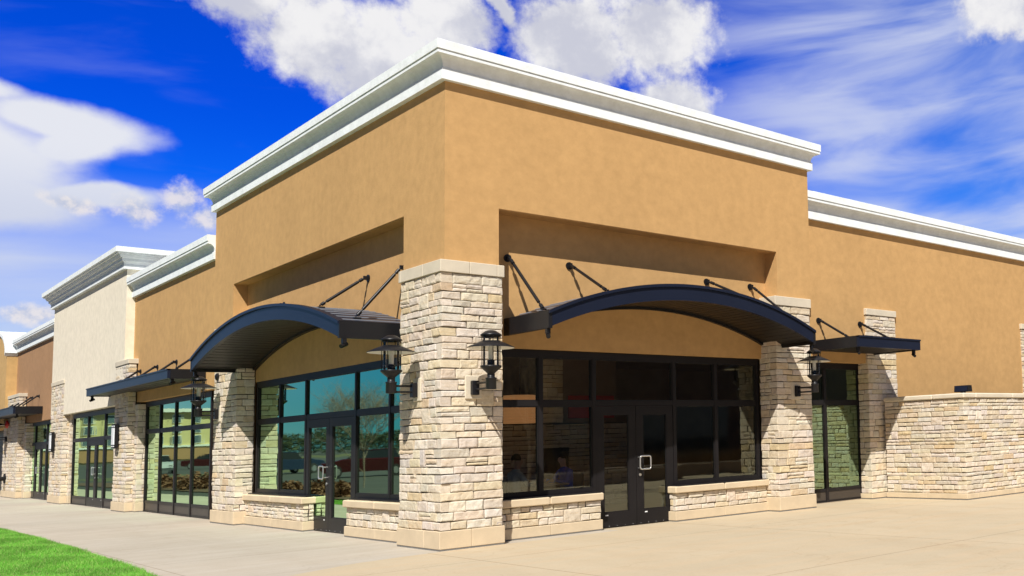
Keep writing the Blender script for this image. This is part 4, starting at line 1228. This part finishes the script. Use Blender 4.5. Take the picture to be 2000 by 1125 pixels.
wp = nt.nodes.new('ShaderNodeVectorMath'); nt.links.new(P2, wp.inputs[0]); nt.links.new(wm.outputs[0], wp.inputs[1])
PW = wp.outputs[0]
wm2 = nt.nodes.new('ShaderNodeVectorMath'); wm2.operation = 'MULTIPLY'; nt.links.new(wa.outputs[0], wm2.inputs[0]); wm2.inputs[1].default_value = (2.2, 1.2, 0)
wp2 = nt.nodes.new('ShaderNodeVectorMath'); nt.links.new(P2, wp2.inputs[0]); nt.links.new(wm2.outputs[0], wp2.inputs[1])
PV = wp2.outputs[0]
def blob(vec, cx, cy, rx, ry, rot=0):
    mp = nt.nodes.new('ShaderNodeMapping'); mp.vector_type = 'TEXTURE'
    mp.inputs['Location'].default_value = (cx, cy, 0); mp.inputs['Rotation'].default_value = (0, 0, rad(rot)); mp.inputs['Scale'].default_value = (rx, ry, 1)
    nt.links.new(vec, mp.inputs[0])
    ln = nt.nodes.new('ShaderNodeVectorMath'); ln.operation = 'LENGTH'; nt.links.new(mp.outputs[0], ln.inputs[0])
    return Mth('SUBTRACT', 1.0, ln.outputs['Value'])
def field(vec, blobs):
    d = None
    for b_ in blobs:
        q = blob(vec, *b_); d = q if d is None else Mth('SMOOTH_MAX', d, q, .18)
    return d
cum = [(14.5, 22.6, 3.0, 2.0, -10), (18.0, 21.0, 4.2, 3.2, -15), (21.8, 20.0, 4.6, 3.4, -8), (24.6, 22.3, 3.2, 2.2, 0),
       (31.5, 21.8, 4.0, 3.2, 0), (36.0, 22.6, 4.4, 3.2, 0), (37.2, 18.6, 3.0, 2.6, 10), (27.6, 23.6, 1.8, .8, -40), (57.5, 23.2, 3.2, 1.6, 0)]
det = FBM(P2, .75, 9, .62).outputs['Fac']
D1 = Mth('ADD', field(PW, cum), Mth('MULTIPLY', Mth('SUBTRACT', det, .5), .95))
A1 = MR(D1, -.04, .52)
# light and grey parts inside the heaps: thickness seen from the sun's side
PS = nt.nodes.new('ShaderNodeVectorMath'); nt.links.new(PW, PS.inputs[0]); PS.inputs[1].default_value = (-.9, 1.1, 0)
det2 = FBM(PS.outputs[0], .24, 5, .5).outputs['Fac']
lit = MR(Mth('ADD', Mth('MULTIPLY', det2, 1.0), Mth('MULTIPLY', Mth('SUBTRACT', det, .5), .42)), .36, .66)
C1 = mixc(lit, (9.3, 9.5, 11.0), (13.8, 13.7, 13.9))
# small heaps low on the left
cum2 = [(11.2, 11.6, 1.3, .9, 0), (12.9, 12.3, 1.1, 1.1, 0), (14.2, 11.4, 1.4, .9, 0), (8.6, 11.6, 1.6, .5, -10), (7.4, 6.3, 1.5, .6, 0)]
det3 = FBM(P2, 1.25, 8, .62).outputs['Fac']
D2 = Mth('ADD', field(PV, cum2), Mth('MULTIPLY', Mth('SUBTRACT', det3, .5), 1.2))
A2 = Mth('MULTIPLY', MR(D2, .0, .75), .85)
C2 = mixc(MR(det3, .36, .60), (8.0, 8.8, 11.2), (13.4, 12.6, 12.4))
# smooth lens of high cloud on the left
lens = [(4.8, 13.2, 5.2, 3.0, 0), (5.2, 11.6, 5.2, 1.9, 0), (8.2, 15.2, 4.2, 1.15, -4), (9.0, 14.4, 2.6, 1.2, 25), (4.0, 16.4, 4.5, .7, -8), (9.6, 12.1, 3.2, .7, 4)]
D3 = Mth('ADD', field(PV, lens), Mth('MULTIPLY', Mth('SUBTRACT', FBM(comb(Mth('MULTIPLY', az, .5), el), .5, 7, .55).outputs['Fac'], .5), .5))
A3 = Mth('MULTIPLY', Mth('MULTIPLY', MR(D3, -.05, .5), MR(az, -16, 2)), .93)
C3 = mixc(MR(el, 10, 14.5), (10.2, 10.8, 12.6), (13.2, 13.4, 13.8))
# streaky cirrus, rising to the right, strongest on the right side
st_v = comb(Mth('ADD', Mth('MULTIPLY', az, .13), Mth('MULTIPLY', el, .02)), Mth('SUBTRACT', Mth('MULTIPLY', el, .62), Mth('MULTIPLY', az, .075)))
cir = FBM(st_v, .55, 7, .5, .5).outputs['Fac']
rightm = MR(az, 33, 47)
A4 = Mth('MULTIPLY', Mth('ADD', Mth('MULTIPLY', MR(cir, .28, .66), Mth('MULTIPLY', rightm, .68)), Mth('MULTIPLY', MR(cir, .50, .74), .10)), 1.0)
C4 = (10.6, 11.3, 13.6)
# low milky veil
A5 = Mth('MULTIPLY', Mth('MULTIPLY', MR(el, 13.6, 8.5), MR(az, -24, 3)), Mth('ADD', .74, Mth('MULTIPLY', Mth('SUBTRACT', cir, .5), 1.0)))
# clouds added round the unseen sky to neutralise its blue fill
gv = nt.nodes.new('ShaderNodeMapping'); gv.inputs['Scale'].default_value = (1, 1, 2.2); nt.links.new(tc.outputs['Generated'], gv.inputs[0])
gen = FBM(gv.outputs[0], 2.2, 9, .6, .3).outputs['Fac']
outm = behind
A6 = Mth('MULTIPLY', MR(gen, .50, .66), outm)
c = blue
c = mixc(A5, c, (10.0, 10.9, 13.2))
c = mixc(A4, c, C4)
c = mixc(A3, c, C3)
c = mixc(A2, c, C2)
c = mixc(A1, c, C1)
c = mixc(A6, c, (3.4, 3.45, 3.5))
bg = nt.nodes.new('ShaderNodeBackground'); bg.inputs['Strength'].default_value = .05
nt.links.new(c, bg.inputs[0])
wo = nt.nodes.new('ShaderNodeOutputWorld'); nt.links.new(bg.outputs[0], wo.inputs[0])

cam = bpy.data.cameras.new('camera'); co = bpy.data.objects.new('camera', cam); COL.objects.link(co)
cx, cy, cz, yaw, pitch, roll, fpx, sx, sy = CAMP = (-6.656, -14.467, 1.561, .847, .085, -.034, 1893.81, 700.0, 116.348)
F_ = Vector((math.sin(yaw) * math.cos(pitch), math.cos(yaw) * math.cos(pitch), math.sin(pitch)))
R0 = Vector((math.cos(yaw), -math.sin(yaw), 0)); U0 = R0.cross(F_)
R_ = math.cos(roll) * R0 + math.sin(roll) * U0; U_ = -math.sin(roll) * R0 + math.cos(roll) * U0
mw = Matrix.Identity(4)
for i in range(3): mw[i][0] = R_[i]; mw[i][1] = U_[i]; mw[i][2] = -F_[i]; mw[i][3] = (cx, cy, cz)[i]
co.matrix_world = mw
cam.sensor_fit = 'HORIZONTAL'; cam.sensor_width = 36; cam.lens = 36 * fpx / 2000
cam.shift_x = -sx / 2000; cam.shift_y = sy / 2000
cam.clip_start = .1; cam.clip_end = 3000
scene.camera = co
scene.view_settings.view_transform = 'Standard'; scene.view_settings.look = 'None'
scene.view_settings.exposure = .35; scene.view_settings.gamma = 1
scene.cycles.max_bounces = 8; scene.cycles.transparent_max_bounces = 12
scene.cycles.use_denoising = True
